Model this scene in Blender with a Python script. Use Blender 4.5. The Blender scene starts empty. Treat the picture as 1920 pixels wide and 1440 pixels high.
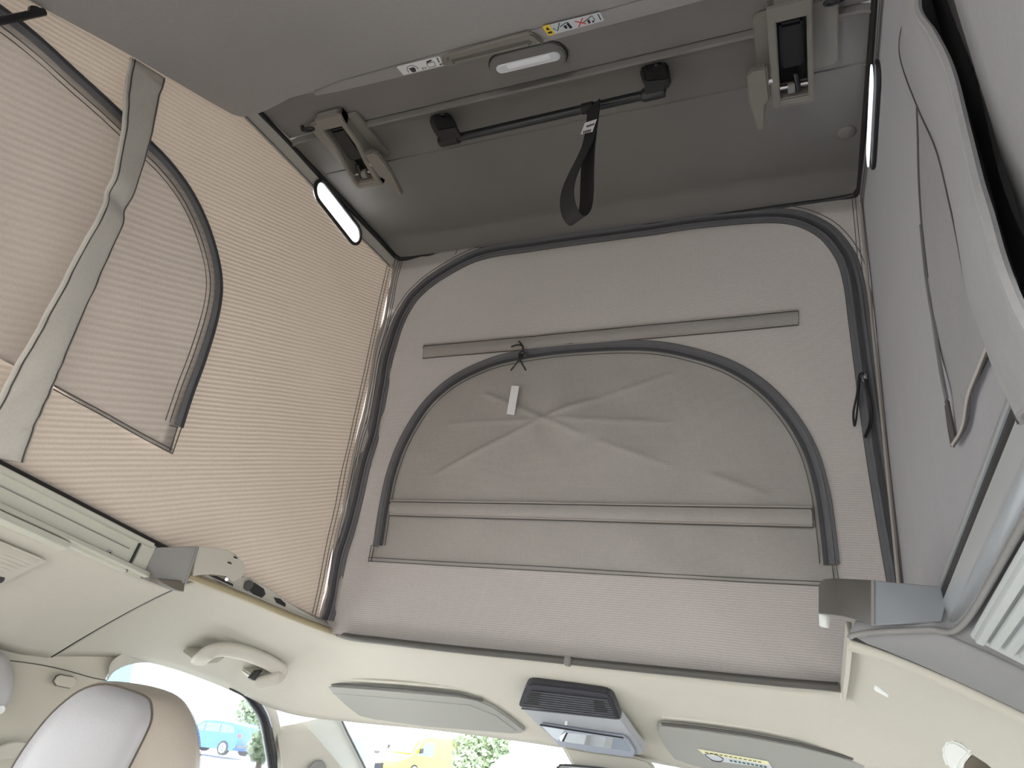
import bpy, bmesh, math, random
from mathutils import Vector, Matrix, noise
random.seed(7)
S = bpy.context.scene
COL = S.collection

# ------------------------------------------------------------------ camera
F_PX = 1274.975
YAW, PITCH, ROLL = 0.477203, 0.558606, 0.215352
CAM = Vector((0.424967, -1.256033, -0.268355))
cyw, syw, cp, sp = math.cos(YAW), math.sin(YAW), math.cos(PITCH), math.sin(PITCH)
FWD = Vector((-syw*cp, cyw*cp, sp)); RGT0 = Vector((cyw, syw, 0)); UP0 = RGT0.cross(FWD)
RGT = math.cos(ROLL)*RGT0 + math.sin(ROLL)*UP0
UPV = -math.sin(ROLL)*RGT0 + math.cos(ROLL)*UP0
cam_data = bpy.data.cameras.new('camera')
cam_data.sensor_fit = 'HORIZONTAL'; cam_data.sensor_width = 36.0
cam_data.lens = 36.0*F_PX/1920.0
cam_data.clip_start = 0.01; cam_data.clip_end = 500
cam = bpy.data.objects.new('camera', cam_data); COL.objects.link(cam)
m3 = Matrix((RGT, UPV, -FWD)).transposed()
cam.matrix_world = Matrix.Translation(CAM) @ m3.to_4x4()
S.camera = cam

# ------------------------------------------------------------------ light
SUN_FROM = Vector((-0.80, -0.10, 0.62)).normalized()
w = bpy.data.worlds.new('sky'); S.world = w; w.use_nodes = True
nt = w.node_tree; nt.nodes.clear()
sky = nt.nodes.new('ShaderNodeTexSky'); sky.sky_type = 'NISHITA'; sky.sun_disc = False
sky.sun_elevation = math.asin(SUN_FROM.z); sky.sun_rotation = math.atan2(SUN_FROM.x, SUN_FROM.y)
sky.air_density = 1.0; sky.dust_density = 3.0; sky.ozone_density = 1.0
bg = nt.nodes.new('ShaderNodeBackground'); bg.inputs['Strength'].default_value = 1.0
mixw = nt.nodes.new('ShaderNodeMixRGB'); mixw.blend_type = 'MIX'; mixw.inputs[0].default_value = 0.7
mixw.inputs[2].default_value = (4.7, 4.95, 5.2, 1)
ow = nt.nodes.new('ShaderNodeOutputWorld')
nt.links.new(sky.outputs[0], mixw.inputs[1]); nt.links.new(mixw.outputs[0], bg.inputs[0]); nt.links.new(bg.outputs[0], ow.inputs[0])
sd = bpy.data.lights.new('sun', 'SUN'); sd.energy = 9.0; sd.angle = math.radians(1.0); sd.color = (1.0, 0.91, 0.80)
so = bpy.data.objects.new('sun', sd); COL.objects.link(so)
so.rotation_euler = SUN_FROM.to_track_quat('Z', 'Y').to_euler(); so.location = (-6, 0, 8)
S.view_settings.view_transform = 'Standard'; S.view_settings.look = 'None'
S.view_settings.gamma = 1.0; S.view_settings.use_curve_mapping = False
S.view_settings.exposure = 0.7
S.cycles.max_bounces = 10; S.cycles.diffuse_bounces = 7; S.cycles.transparent_max_bounces = 12
S.cycles.sample_clamp_indirect = 8.0

# ------------------------------------------------------------------ pixel rays onto real planes
def ray(px, py): return (px-960)/F_PX*RGT - (py-720)/F_PX*UPV + FWD
def onpl(px, py, P0, n):
    d = ray(px, py); return CAM + d*((P0-CAM).dot(n)/d.dot(n))
def onX(px, py, v): return onpl(px, py, Vector((v, 0, 0)), Vector((1, 0, 0)))
def onY(px, py, v): return onpl(px, py, Vector((0, v, 0)), Vector((0, 1, 0)))
def onZ(px, py, v): return onpl(px, py, Vector((0, 0, v)), Vector((0, 0, 1)))

W = 0.562                      # half width of the roof opening
TOPY, TOPZ, SLOPE = -0.1728, 0.9369, 0.18945
ROOF_N = Vector((0, -math.sin(SLOPE), math.cos(SLOPE)))
ROOF_B = Vector((0, -math.cos(SLOPE), -math.sin(SLOPE)))     # towards the rear
def roof(x, d, off=0.0): return Vector((x, TOPY, TOPZ)) + d*ROOF_B - off*ROOF_N
def roofpx(px, py, off=0.0): return onpl(px, py, roof(0, 0, off), ROOF_N)
FLEN = math.hypot(TOPY, TOPZ)
F_V = Vector((0, TOPY, TOPZ))/FLEN
F_N = Vector((0, -F_V.z, F_V.y)).normalized()               # points to the cabin (rear)
def frontxv(px, py):
    P = onpl(px, py, Vector((0, 0, 0)), F_N); return P.x, P.dot(F_V)

# ------------------------------------------------------------------ materials
MATS = {}
def mat(name, col, rough=0.6, metal=0.0, bump=0.0, bscale=400.0, var=0.0, vscale=8.0, coat=0.0, spec=0.5, sheen=0.0):
    if name in MATS: return MATS[name]
    m = bpy.data.materials.new(name); m.use_nodes = True; t = m.node_tree
    b = t.nodes['Principled BSDF']
    b.inputs['Base Color'].default_value = (*col, 1); b.inputs['Roughness'].default_value = rough
    b.inputs['Metallic'].default_value = metal; b.inputs['Coat Weight'].default_value = coat
    b.inputs['Specular IOR Level'].default_value = spec; b.inputs['Sheen Weight'].default_value = sheen
    tc = t.nodes.new('ShaderNodeTexCoord')
    if var > 0:
        n = t.nodes.new('ShaderNodeTexNoise'); n.inputs['Scale'].default_value = vscale; n.inputs['Detail'].default_value = 5
        t.links.new(tc.outputs['Object'], n.inputs['Vector'])
        mp = t.nodes.new('ShaderNodeMapRange'); mp.inputs[3].default_value = 1-var; mp.inputs[4].default_value = 1+var
        t.links.new(n.outputs[0], mp.inputs[0])
        mx = t.nodes.new('ShaderNodeMixRGB'); mx.blend_type = 'MULTIPLY'; mx.inputs[0].default_value = 1
        mx.inputs[1].default_value = (*col, 1); t.links.new(mp.outputs[0], mx.inputs[2])
        t.links.new(mx.outputs[0], b.inputs['Base Color'])
    if bump > 0:
        n2 = t.nodes.new('ShaderNodeTexNoise'); n2.inputs['Scale'].default_value = bscale; n2.inputs['Detail'].default_value = 3
        t.links.new(tc.outputs['Object'], n2.inputs['Vector'])
        bp = t.nodes.new('ShaderNodeBump'); bp.inputs['Strength'].default_value = bump; bp.inputs['Distance'].default_value = 0.001
        t.links.new(n2.outputs[0], bp.inputs['Height']); t.links.new(bp.outputs[0], b.inputs['Normal'])
    MATS[name] = m; return m

def canvas(name, col, trans, rib_dir, rib_scale, rib_amt, wr=0.25, trans_fac=0.35, rough=0.75):
    """woven tent cloth: diffuse + translucent, fine ribs across rib_dir, soft crumple relief"""
    if name in MATS: return MATS[name]
    m = bpy.data.materials.new(name); m.use_nodes = True; t = m.node_tree; L = t.links
    b = t.nodes['Principled BSDF']; out = t.nodes['Material Output']
    b.inputs['Roughness'].default_value = rough; b.inputs['Specular IOR Level'].default_value = 0.3; b.inputs['Sheen Weight'].default_value = 0.1
    tc = t.nodes.new('ShaderNodeTexCoord')
    dot = t.nodes.new('ShaderNodeVectorMath'); dot.operation = 'DOT_PRODUCT'; dot.inputs[1].default_value = rib_dir
    L.new(tc.outputs['Object'], dot.inputs[0])
    nz = t.nodes.new('ShaderNodeTexNoise'); nz.inputs['Scale'].default_value = 5.0; nz.inputs['Detail'].default_value = 3
    L.new(tc.outputs['Object'], nz.inputs['Vector'])
    ad = t.nodes.new('ShaderNodeMath'); ad.operation = 'MULTIPLY_ADD'; ad.inputs[1].default_value = 0.006
    L.new(nz.outputs[0], ad.inputs[0]); L.new(dot.outputs['Value'], ad.inputs[2])
    mu = t.nodes.new('ShaderNodeMath'); mu.operation = 'MULTIPLY'; mu.inputs[1].default_value = rib_scale; L.new(ad.outputs[0], mu.inputs[0])
    sn = t.nodes.new('ShaderNodeMath'); sn.operation = 'SINE'; L.new(mu.outputs[0], sn.inputs[0])
    # ribs show more in some places than in others
    nz2 = t.nodes.new('ShaderNodeTexNoise'); nz2.inputs['Scale'].default_value = 3.0; nz2.inputs['Detail'].default_value = 4
    L.new(tc.outputs['Object'], nz2.inputs['Vector'])
    am = t.nodes.new('ShaderNodeMapRange'); am.inputs[1].default_value = 0.35; am.inputs[2].default_value = 0.65; am.inputs[3].default_value = 0.35; am.inputs[4].default_value = 1.0
    L.new(nz2.outputs[0], am.inputs[0])
    pr = t.nodes.new('ShaderNodeMath'); pr.operation = 'MULTIPLY'; L.new(sn.outputs[0], pr.inputs[0]); L.new(am.outputs[0], pr.inputs[1])
    mr = t.nodes.new('ShaderNodeMapRange'); mr.inputs[1].default_value = -1; mr.inputs[2].default_value = 1
    mr.inputs[3].default_value = 1-rib_amt; mr.inputs[4].default_value = 1+rib_amt; L.new(pr.outputs[0], mr.inputs[0])
    fine = t.nodes.new('ShaderNodeTexNoise'); fine.inputs['Scale'].default_value = 260; fine.inputs['Detail'].default_value = 2
    L.new(tc.outputs['Object'], fine.inputs['Vector'])
    fr = t.nodes.new('ShaderNodeMapRange'); fr.inputs[3].default_value = 0.90; fr.inputs[4].default_value = 1.10; L.new(fine.outputs[0], fr.inputs[0])
    pm = t.nodes.new('ShaderNodeMath'); pm.operation = 'MULTIPLY'; L.new(mr.outputs[0], pm.inputs[0]); L.new(fr.outputs[0], pm.inputs[1])
    def mult(c):
        mx = t.nodes.new('ShaderNodeMixRGB'); mx.blend_type = 'MULTIPLY'; mx.inputs[0].default_value = 1
        mx.inputs[1].default_value = (*c, 1); L.new(pm.outputs[0], mx.inputs[2]); return mx
    L.new(mult(col).outputs[0], b.inputs['Base Color'])
    tr = t.nodes.new('ShaderNodeBsdfTranslucent'); L.new(mult(trans).outputs[0], tr.inputs['Color'])
    mp = t.nodes.new('ShaderNodeMapping'); mp.inputs['Scale'].default_value = (14, 9, 5)
    L.new(tc.outputs['Object'], mp.inputs['Vector'])
    cr = t.nodes.new('ShaderNodeTexNoise'); cr.inputs['Scale'].default_value = 1.0; cr.inputs['Detail'].default_value = 4; L.new(mp.outputs[0], cr.inputs['Vector'])
    bp = t.nodes.new('ShaderNodeBump'); bp.inputs['Strength'].default_value = wr; bp.inputs['Distance'].default_value = 0.03
    L.new(cr.outputs[0], bp.inputs['Height'])
    bp2 = t.nodes.new('ShaderNodeBump'); bp2.inputs['Strength'].default_value = min(0.4, rib_amt*5); bp2.inputs['Distance'].default_value = 0.0012
    L.new(pr.outputs[0], bp2.inputs['Height']); L.new(bp.outputs[0], bp2.inputs['Normal'])
    L.new(bp2.outputs[0], b.inputs['Normal']); L.new(bp2.outputs[0], tr.inputs['Normal'])
    ms = t.nodes.new('ShaderNodeMixShader'); ms.inputs[0].default_value = trans_fac
    L.new(b.outputs[0], ms.inputs[1]); L.new(tr.outputs[0], ms.inputs[2]); L.new(ms.outputs[0], out.inputs['Surface'])
    MATS[name] = m; return m

def glass(name, tint=(0.95, 0.98, 1.0), refl=1.0):
    if name in MATS: return MATS[name]
    m = bpy.data.materials.new(name); m.use_nodes = True; t = m.node_tree; L = t.links
    t.nodes.remove(t.nodes['Principled BSDF']); out = t.nodes['Material Output']
    tr = t.nodes.new('ShaderNodeBsdfTransparent'); tr.inputs[0].default_value = (*tint, 1)
    gl = t.nodes.new('ShaderNodeBsdfGlossy'); gl.inputs['Roughness'].default_value = 0.02
    fr = t.nodes.new('ShaderNodeFresnel'); fr.inputs['IOR'].default_value = 1.3
    mm = t.nodes.new('ShaderNodeMath'); mm.operation = 'MULTIPLY'; mm.inputs[1].default_value = refl; L.new(fr.outputs[0], mm.inputs[0])
    ms = t.nodes.new('ShaderNodeMixShader'); L.new(mm.outputs[0], ms.inputs[0]); L.new(tr.outputs[0], ms.inputs[1]); L.new(gl.outputs[0], ms.inputs[2])
    L.new(ms.outputs[0], out.inputs['Surface']); MATS[name] = m; return m

RIB_L = (0, -0.47, 0.883)      # normal of the rib lines on the left cloth
M_FRONT = canvas('canvas_front', (0.325, 0.305, 0.295), (0.32, 0.275, 0.245), tuple(F_V), 1500, 0.05, 0.20, 0.05)
M_FLAP = canvas('canvas_flap', (0.34, 0.322, 0.308), (0.32, 0.275, 0.245), tuple(F_V), 1500, 0.015, 0.24, 0.05)
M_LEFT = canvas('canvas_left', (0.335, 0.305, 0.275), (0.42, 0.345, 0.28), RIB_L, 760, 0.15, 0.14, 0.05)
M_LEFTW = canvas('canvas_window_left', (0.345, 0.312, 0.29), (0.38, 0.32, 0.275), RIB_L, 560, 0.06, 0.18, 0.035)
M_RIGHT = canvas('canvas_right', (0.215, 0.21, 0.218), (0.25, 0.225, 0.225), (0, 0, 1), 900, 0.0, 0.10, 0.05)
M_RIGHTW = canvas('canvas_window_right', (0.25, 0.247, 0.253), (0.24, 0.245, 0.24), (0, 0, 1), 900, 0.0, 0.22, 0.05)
M_STRAP = canvas('canvas_strap', (0.54, 0.515, 0.48), (0.22, 0.20, 0.18), (0, 0.3, 1), 900, 0.0, 0.30, 0.03)
M_ZIP = mat('zipper_tape', (0.125, 0.125, 0.135), 0.75, bump=0.4, bscale=900, var=0.12, vscale=60)
M_ZIPD = mat('zipper_coil', (0.045, 0.045, 0.052), 0.55, bump=0.5, bscale=1500)
M_STITCH = mat('thread', (0.075, 0.07, 0.068), 0.9)
M_PIPE = mat('cloth_piping', (0.33, 0.30, 0.28), 0.8)
M_BLACK = mat('black_rubber', (0.012, 0.012, 0.013), 0.5)
M_BLKPL = mat('black_plastic', (0.014, 0.014, 0.016), 0.38, bump=0.2, bscale=900)
M_BLKTUBE = mat('black_painted_tube', (0.012, 0.013, 0.016), 0.28)
M_WEB = mat('black_webbing', (0.012, 0.012, 0.013), 0.85, bump=0.6, bscale=1200)
M_SHELL = mat('roof_shell_lining', (0.150, 0.143, 0.136), 0.62, bump=0.25, bscale=700, var=0.05, vscale=5)
M_BOARD = mat('bed_board_felt', (0.285, 0.272, 0.275), 0.85, bump=0.4, bscale=600, var=0.07, vscale=180)
M_BEIGEPL = mat('taupe_plastic', (0.19, 0.176, 0.16), 0.5, bump=0.15, bscale=900)
M_GREYPL = mat('grey_plastic', (0.20, 0.195, 0.19), 0.5, bump=0.15, bscale=900)
M_HEAD = mat('cream_headliner', (0.485, 0.468, 0.42), 0.88, bump=0.35, bscale=750, var=0.03, vscale=90)
M_CREAMPL = mat('cream_plastic', (0.47, 0.45, 0.40), 0.5, bump=0.12, bscale=900)
M_RAIL = mat('cream_aluminium', (0.50, 0.50, 0.44), 0.4, metal=0.1)
M_RAILR = mat('silver_aluminium', (0.55, 0.58, 0.60), 0.3, metal=0.6)
M_GOLD = mat('bronze_seal', (0.30, 0.25, 0.15), 0.5)
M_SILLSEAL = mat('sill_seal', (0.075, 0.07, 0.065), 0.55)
M_VISOR = mat('visor_vinyl', (0.285, 0.29, 0.272), 0.6, bump=0.25, bscale=900)
M_LEATHER = mat('cream_leather', (0.42, 0.37, 0.315), 0.42, bump=0.25, bscale=260, var=0.03, vscale=20)
M_LEATHER2 = mat('shaded_and_grey_leather', (0.40, 0.39, 0.405), 0.40, bump=0.25, bscale=260, var=0.03, vscale=20)  # headrest face's shade is put into this colour; belt guide is plain grey
M_CONSOLE = mat('console_grey', (0.33, 0.35, 0.38), 0.45, bump=0.15, bscale=900)
M_CONSOLED = mat('console_dark', (0.035, 0.035, 0.045), 0.45, bump=0.15, bscale=900)
M_MIRROR = mat('mirror_glass', (0.75, 0.8, 0.85), 0.03, metal=1.0)
M_STEEL = mat('steel', (0.5, 0.5, 0.52), 0.25, metal=1.0)
M_WHITE = mat('white_plastic', (0.72, 0.75, 0.74), 0.45)
M_LENS = mat('frosted_lens', (0.62, 0.64, 0.68), 0.25, spec=0.6)
M_PAPER = mat('white_label', (0.70, 0.70, 0.72), 0.5)
M_PAPERB = mat('bluish_label', (0.52, 0.55, 0.60), 0.5)
M_YELLOW = mat('yellow_print', (0.75, 0.55, 0.05), 0.5)
M_PALEY = mat('pale_yellow_print', (0.72, 0.70, 0.42), 0.5)
M_INK = mat('black_ink', (0.02, 0.02, 0.025), 0.5)
M_INKG = mat('green_ink', (0.02, 0.10, 0.09), 0.5)
M_RED = mat('red_ink', (0.62, 0.04, 0.04), 0.5)
M_CLEAR = glass('clear_film', (0.96, 0.97, 0.95), 1.0)
M_WIND = glass('car_glass', (0.93, 0.97, 0.99), 0.8)

# ------------------------------------------------------------------ mesh helpers
def put(name, me, m, parent=None, smooth=False, autos=None):
    o = bpy.data.objects.new(name, me); COL.objects.link(o)
    if m: me.materials.append(m)
    if parent is not None:
        o.parent = parent
        o.matrix_parent_inverse = INV.get(parent.name, Matrix.Identity(4))
    if smooth:
        me.polygons.foreach_set('use_smooth', [True]*len(me.polygons))
        if autos is not None:
            bm = bmesh.new(); bm.from_mesh(me)
            for e in bm.edges:
                if len(e.link_faces) == 2 and e.calc_face_angle(0) > autos: e.smooth = False
            bm.to_mesh(me); bm.free()
    return o
INV = {}
def raw(name, vs, fs, m, parent=None, smooth=False, autos=None):
    me = bpy.data.meshes.new(name); me.from_pydata([tuple(v) for v in vs], [], fs); me.update()
    return put(name, me, m, parent, smooth, autos)
def from_bm(name, bm, m, parent=None, smooth=False, autos=math.radians(40)):
    bmesh.ops.recalc_face_normals(bm, faces=bm.faces)
    me = bpy.data.meshes.new(name); bm.to_mesh(me); bm.free()
    return put(name, me, m, parent, smooth, autos)
def tag(o, label=None, cat=None, group=None, kind=None):
    if label: o['label'] = label
    if cat: o['category'] = cat
    if group: o['group'] = group
    if kind: o['kind'] = kind
    return o
def empty(name, loc, label=None, cat=None, group=None, kind=None):
    e = bpy.data.objects.new(name, None); COL.objects.link(e); e.location = loc; e.empty_display_size = 0.05
    INV[e.name] = Matrix.Translation(-Vector(loc)); return tag(e, label, cat, group, kind)

def cr(pts, n=8, closed=False):
    pts = [Vector(p) for p in pts]; N = len(pts); out = []
    for i in range(N if closed else N-1):
        if closed: a, b, c, d = pts[i-1], pts[i], pts[(i+1) % N], pts[(i+2) % N]
        else: a, b, c, d = pts[max(i-1, 0)], pts[i], pts[i+1], pts[min(i+2, N-1)]
        for k in range(n):
            t = k/n
            out.append(0.5*((2*b)+(c-a)*t+(2*a-5*b+4*c-d)*t*t+(3*b-a-3*c+d)*t**3))
    if not closed: out.append(pts[-1])
    return out
def resample(pts, step):
    out = [pts[0]]; acc = 0
    for a, b in zip(pts, pts[1:]):
        L = (b-a).length
        n = max(1, int(round(L/step)))
        for k in range(1, n+1): out.append(a.lerp(b, k/n))
    return out
def tangents(pts, closed=False):
    N = len(pts); T = []
    for i in range(N):
        a = pts[i-1] if (closed or i > 0) else pts[i]; b = pts[(i+1) % N] if (closed or i < N-1) else pts[i]
        d = b-a; T.append(d.normalized() if d.length > 1e-9 else Vector((1, 0, 0)))
    return T
def tube(name, pts, r, m, parent=None, n=8, closed=False, smooth=True):
    pts = [Vector(p) for p in pts]; T = tangents(pts, closed); vs = []; fs = []
    up = Vector((0, 0, 1)) if abs(T[0].z) < 0.9 else Vector((1, 0, 0))
    s = T[0].cross(up).normalized(); N = len(pts)
    for i, p in enumerate(pts):
        s = (s - T[i]*s.dot(T[i])).normalized(); q = T[i].cross(s)
        ri = r[i] if isinstance(r, (list, tuple)) else r
        for k in range(n):
            a = 2*math.pi*k/n; vs.append(p+ri*(math.cos(a)*s+math.sin(a)*q))
    for i in range(N if closed else N-1):
        j = (i+1) % N
        for k in range(n): fs.append((i*n+k, i*n+(k+1) % n, j*n+(k+1) % n, j*n+k))
    if not closed: fs.append(tuple(reversed(range(n)))); fs.append(tuple((N-1)*n+k for k in range(n)))
    return raw(name, vs, fs, m, parent, smooth, math.radians(50))
def ribbon(name, pts, nrm, width, th, m, parent=None, closed=False, smooth=True, woff=0.0):
    """flat band along pts; nrm: vector or list of vectors pointing to the viewer side"""
    pts = [Vector(p) for p in pts]; T = tangents(pts, closed); vs = []; fs = []; N = len(pts)
    for i, p in enumerate(pts):
        nn = nrm[i] if isinstance(nrm, list) else nrm
        s = nn.cross(T[i]).normalized(); n2 = T[i].cross(s).normalized()
        if n2.dot(nn) < 0: n2 = -n2
        wd = width[i] if isinstance(width, list) else width
        c = p + s*woff
        vs += [c-s*wd/2, c+s*wd/2, c+s*wd/2+n2*th, c-s*wd/2+n2*th]
    for i in range(N if closed else N-1):
        j = (i+1) % N
        for k in range(4): fs.append((i*4+k, i*4+(k+1) % 4, j*4+(k+1) % 4, j*4+k))
    if not closed: fs += [(3, 2, 1, 0), tuple((N-1)*4+k for k in range(4))]
    bm = bmesh.new(); vv = [bm.verts.new(v) for v in vs]
    for f in fs: bm.faces.new([vv[k] for k in f])
    return from_bm(name, bm, m, parent, smooth)
def prism(name, poly, vec, m, parent=None, bevel=0.0, seg=2, smooth=True):
    """polygon (list of Vector) extruded by vec, all edges softened by bevel"""
    bm = bmesh.new(); a = [bm.verts.new(p) for p in poly]; b = [bm.verts.new(Vector(p)+Vector(vec)) for p in poly]
    bm.faces.new(a); bm.faces.new(list(reversed(b)))
    N = len(a)
    for i in range(N): bm.faces.new((a[i], b[i], b[(i+1) % N], a[(i+1) % N]))
    bmesh.ops.recalc_face_normals(bm, faces=bm.faces)
    if bevel > 0: bmesh.ops.bevel(bm, geom=list(bm.edges), offset=bevel, segments=seg, affect='EDGES', clamp_overlap=True)
    return from_bm(name, bm, m, parent, smooth)
def hexa(name, c8, m, parent=None, bevel=0.0, seg=2):
    """eight corners: 0-3 one face, 4-7 the opposite face in the same order"""
    bm = bmesh.new(); v = [bm.verts.new(p) for p in c8]
    for f in ((0, 1, 2, 3), (7, 6, 5, 4), (0, 4, 5, 1), (1, 5, 6, 2), (2, 6, 7, 3), (3, 7, 4, 0)): bm.faces.new([v[k] for k in f])
    bmesh.ops.recalc_face_normals(bm, faces=bm.faces)
    if bevel > 0: bmesh.ops.bevel(bm, geom=list(bm.edges), offset=bevel, segments=seg, affect='EDGES', clamp_overlap=True)
    return from_bm(name, bm, m, parent, True)
def box(name, lo, hi, m, parent=None, bevel=0.0, seg=2):
    x0, y0, z0 = lo; x1, y1, z1 = hi
    return hexa(name, [(x0, y0, z0), (x1, y0, z0), (x1, y1, z0), (x0, y1, z0), (x0, y0, z1), (x1, y0, z1), (x1, y1, z1), (x0, y1, z1)], m, parent, bevel, seg)
def grid(name, f, nu, nv, m, parent=None, smooth=True, thick=0.0, autos=None, keep=None):
    vs = [f(i/nu, j/nv) for j in range(nv+1) for i in range(nu+1)]
    fs = [(j*(nu+1)+i, j*(nu+1)+i+1, (j+1)*(nu+1)+i+1, (j+1)*(nu+1)+i) for j in range(nv) for i in range(nu)
          if keep is None or keep((i+.5)/nu, (j+.5)/nv)]
    o = raw(name, vs, fs, m, parent, smooth, autos)
    if thick:
        md = o.modifiers.new('thickness', 'SOLIDIFY'); md.thickness = thick; md.offset = 0
    return o
def inside(poly, x, y):
    c = False; n = len(poly); j = n-1
    for i in range(n):
        xi, yi = poly[i]; xj, yj = poly[j]
        if (yi > y) != (yj > y) and x < (xj-xi)*(y-yi)/(yj-yi)+xi: c = not c
        j = i
    return c
def patch(name, poly2, f, m, parent=None, step=0.015, thick=0.0):
    """sheet filling a 2D outline, laid on the surface f(a, b)"""
    bm = bmesh.new(); vs = [bm.verts.new((a, b, 0)) for a, b in poly2]; bm.faces.new(vs)
    xs = [p[0] for p in poly2]; ys = [p[1] for p in poly2]
    for axis, lo, hi in ((0, min(xs), max(xs)), (1, min(ys), max(ys))):
        k = lo+step
        while k < hi-step*0.3:
            no = (1, 0, 0) if axis == 0 else (0, 1, 0); co = (k, 0, 0) if axis == 0 else (0, k, 0)
            bmesh.ops.bisect_plane(bm, geom=bm.verts[:]+bm.edges[:]+bm.faces[:], plane_co=co, plane_no=no, dist=1e-6)
            k += step
    for v in bm.verts: v.co = f(v.co.x, v.co.y)
    me = bpy.data.meshes.new(name); bm.to_mesh(me); bm.free()
    o = put(name, me, m, parent, True)
    if thick:
        md = o.modifiers.new('thickness', 'SOLIDIFY'); md.thickness = thick; md.offset = 0
    return o
def seg_dist(px, py, a, b):
    ax, ay = a; bx, by = b; dx, dy = bx-ax, by-ay; t = max(0, min(1, ((px-ax)*dx+(py-ay)*dy)/(dx*dx+dy*dy)))
    return math.hypot(px-ax-t*dx, py-ay-t*dy), t
def nz(x, y, z=0): return noise.noise(Vector((x, y, z)))

# ================================================================== FRONT CANVAS
def fw(x, v):
    e = max(0.0, 1-(x+W)/0.14)            # gathered folds beside the left seam
    s = 0.0030*nz(x*4, v*3, 1)+0.0014*nz(x*11, v*7, 2)
    s += 0.010*e*nz(x*26+v*9, v*7, 5)
    e2 = max(0.0, 1-(W-x)/0.12); s += 0.004*e2*nz(x*26-v*6, v*6, 8)
    e3 = max(0.0, 1-v/0.16); s += 0.004*e3*nz(x*9+v*14, v*4, 3)
    return s
CREASES = [(frontxv(*a), frontxv(*b), h) for a, b, h in [
    ((905, 737), (1018, 785), 1.0), ((1018, 785), (1095, 818), 1.0), ((820, 890), (1018, 785), 1.0), ((1018, 785), (1120, 750), 1.0),
    ((1120, 750), (1265, 700), .55), ((840, 796), (1018, 787), .6), ((1018, 787), (1260, 793), .6), ((1120, 828), (1260, 875), .55), ((1330, 890), (1440, 930), .6)]]
def fwin(x, v):
    s = 0.0
    for a, b, h in CREASES:
        d, t = seg_dist(x, v, a, b); s += 0.0050*h*math.exp(-(d/0.0045)**1.3)*(1-abs(2*t-1)**4*0.6)
        s += 0.0055*h*math.exp(-(d/0.03)**2)*(1-abs(2*t-1)**2)
    s += 0.006*nz(x*5+v*3, v*6-x*2, 11)+0.003*nz(x*12+v*10, v*9, 14)
    return s
def FP(x, v, off=0.0): return Vector((x, 0, 0)) + F_V*v + F_N*(fw(x, v)+off)
def FPX(px, py, off=0.0): return FP(*frontxv(px, py), off)

wall_front = grid('wall_front', lambda u, t: FP(-(W+0.012)+2*(W+0.012)*u, -0.01+(FLEN+0.012)*t), 110, 90, M_FRONT)
tag(wall_front, 'taupe ribbed tent cloth wall facing the windscreen, closed by arched zips', kind='structure')
wf = wall_front
def fpath(px, off=0.0, n=8, close=False):
    q = cr([Vector((*frontxv(*p), 0)) for p in px], n, close); q = resample(q, 0.012)
    return [FP(p.x, p.y, off) for p in q]
OUT = [(612, 1163), (640, 1050), (668, 940), (692, 845), (712, 750), (728, 670), (752, 595), (790, 543), (850, 502), (915, 474), (1010, 459), (1160, 438), (1310, 416), (1420, 405), (1490, 408), (1545, 432), (1582, 474), (1600, 525), (1612, 610), (1624, 700), (1642, 830), (1664, 965), (1688, 1100), (1712, 1230)]
po = fpath(OUT, 0.0012, 6)
ribbon('zipper_tape', po, F_N, 0.036, 0.0012, M_ZIP, wf)
ribbon('zipper_coil', [p+F_N*0.0012 for p in po], F_N, 0.006, 0.0022, M_ZIPD, wf)
ribbon('zipper_fold', [p+F_N*0.0012 for p in po], F_N, 0.0045, 0.003, M_ZIP, wf, woff=0.008)
ribbon('zipper_fold', [p+F_N*0.0012 for p in po], F_N, 0.0045, 0.003, M_ZIP, wf, woff=-0.008)
for wo in (-0.0185, 0.0185, 0.0265):
    ribbon('seam_stitching', [p+F_N*0.0002 for p in po], F_N, 0.0012, 0.0010, M_STITCH, wf, woff=wo)
ARC = [(711, 1024), (722, 950), (738, 880), (762, 820), (800, 762), (850, 717), (915, 684), (985, 666), (1070, 655), (1165, 650), (1240, 653), (1310, 668), (1375, 692), (1435, 732), (1485, 788), (1520, 850), (1540, 920), (1550, 985), (1558, 1058)]
# the arched window flap, a sheet of its own a little proud of the wall
arc2 = [frontxv(*p) for p in ARC]
flap_out = [(q.x, q.y) for q in resample(cr([Vector((*a, 0)) for a in arc2], 5), 0.03)] + [frontxv(1566, 1062), frontxv(1572, 1100), frontxv(1400, 1092), frontxv(1000, 1070), frontxv(695, 1053), frontxv(700, 1027)]
flap = patch('window_flap', flap_out, lambda x, v: FP(x, v, 0.0015+max(-0.001, fwin(x, v))), M_FLAP, wf, 0.0045)
flap['label'] = 'arched plain cloth window flap with crossing fold creases'
pa = fpath(ARC, 0.004, 6)
ribbon('window_zipper_tape', pa, F_N, 0.024, 0.0014, M_ZIP, wf)
ribbon('window_zipper_coil', [p+F_N*0.0014 for p in pa], F_N, 0.006, 0.003, M_ZIPD, wf, woff=-0.008)
ribbon('window_zipper_fold', [p+F_N*0.0014 for p in pa], F_N, 0.005, 0.0015, M_ZIP, wf, woff=0.004)
for wo in (-0.0175, 0.013):
    ribbon('seam_stitching', [p-F_N*0.0005 for p in pa], F_N, 0.0012, 0.0012, M_STITCH, wf, woff=wo)
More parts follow.
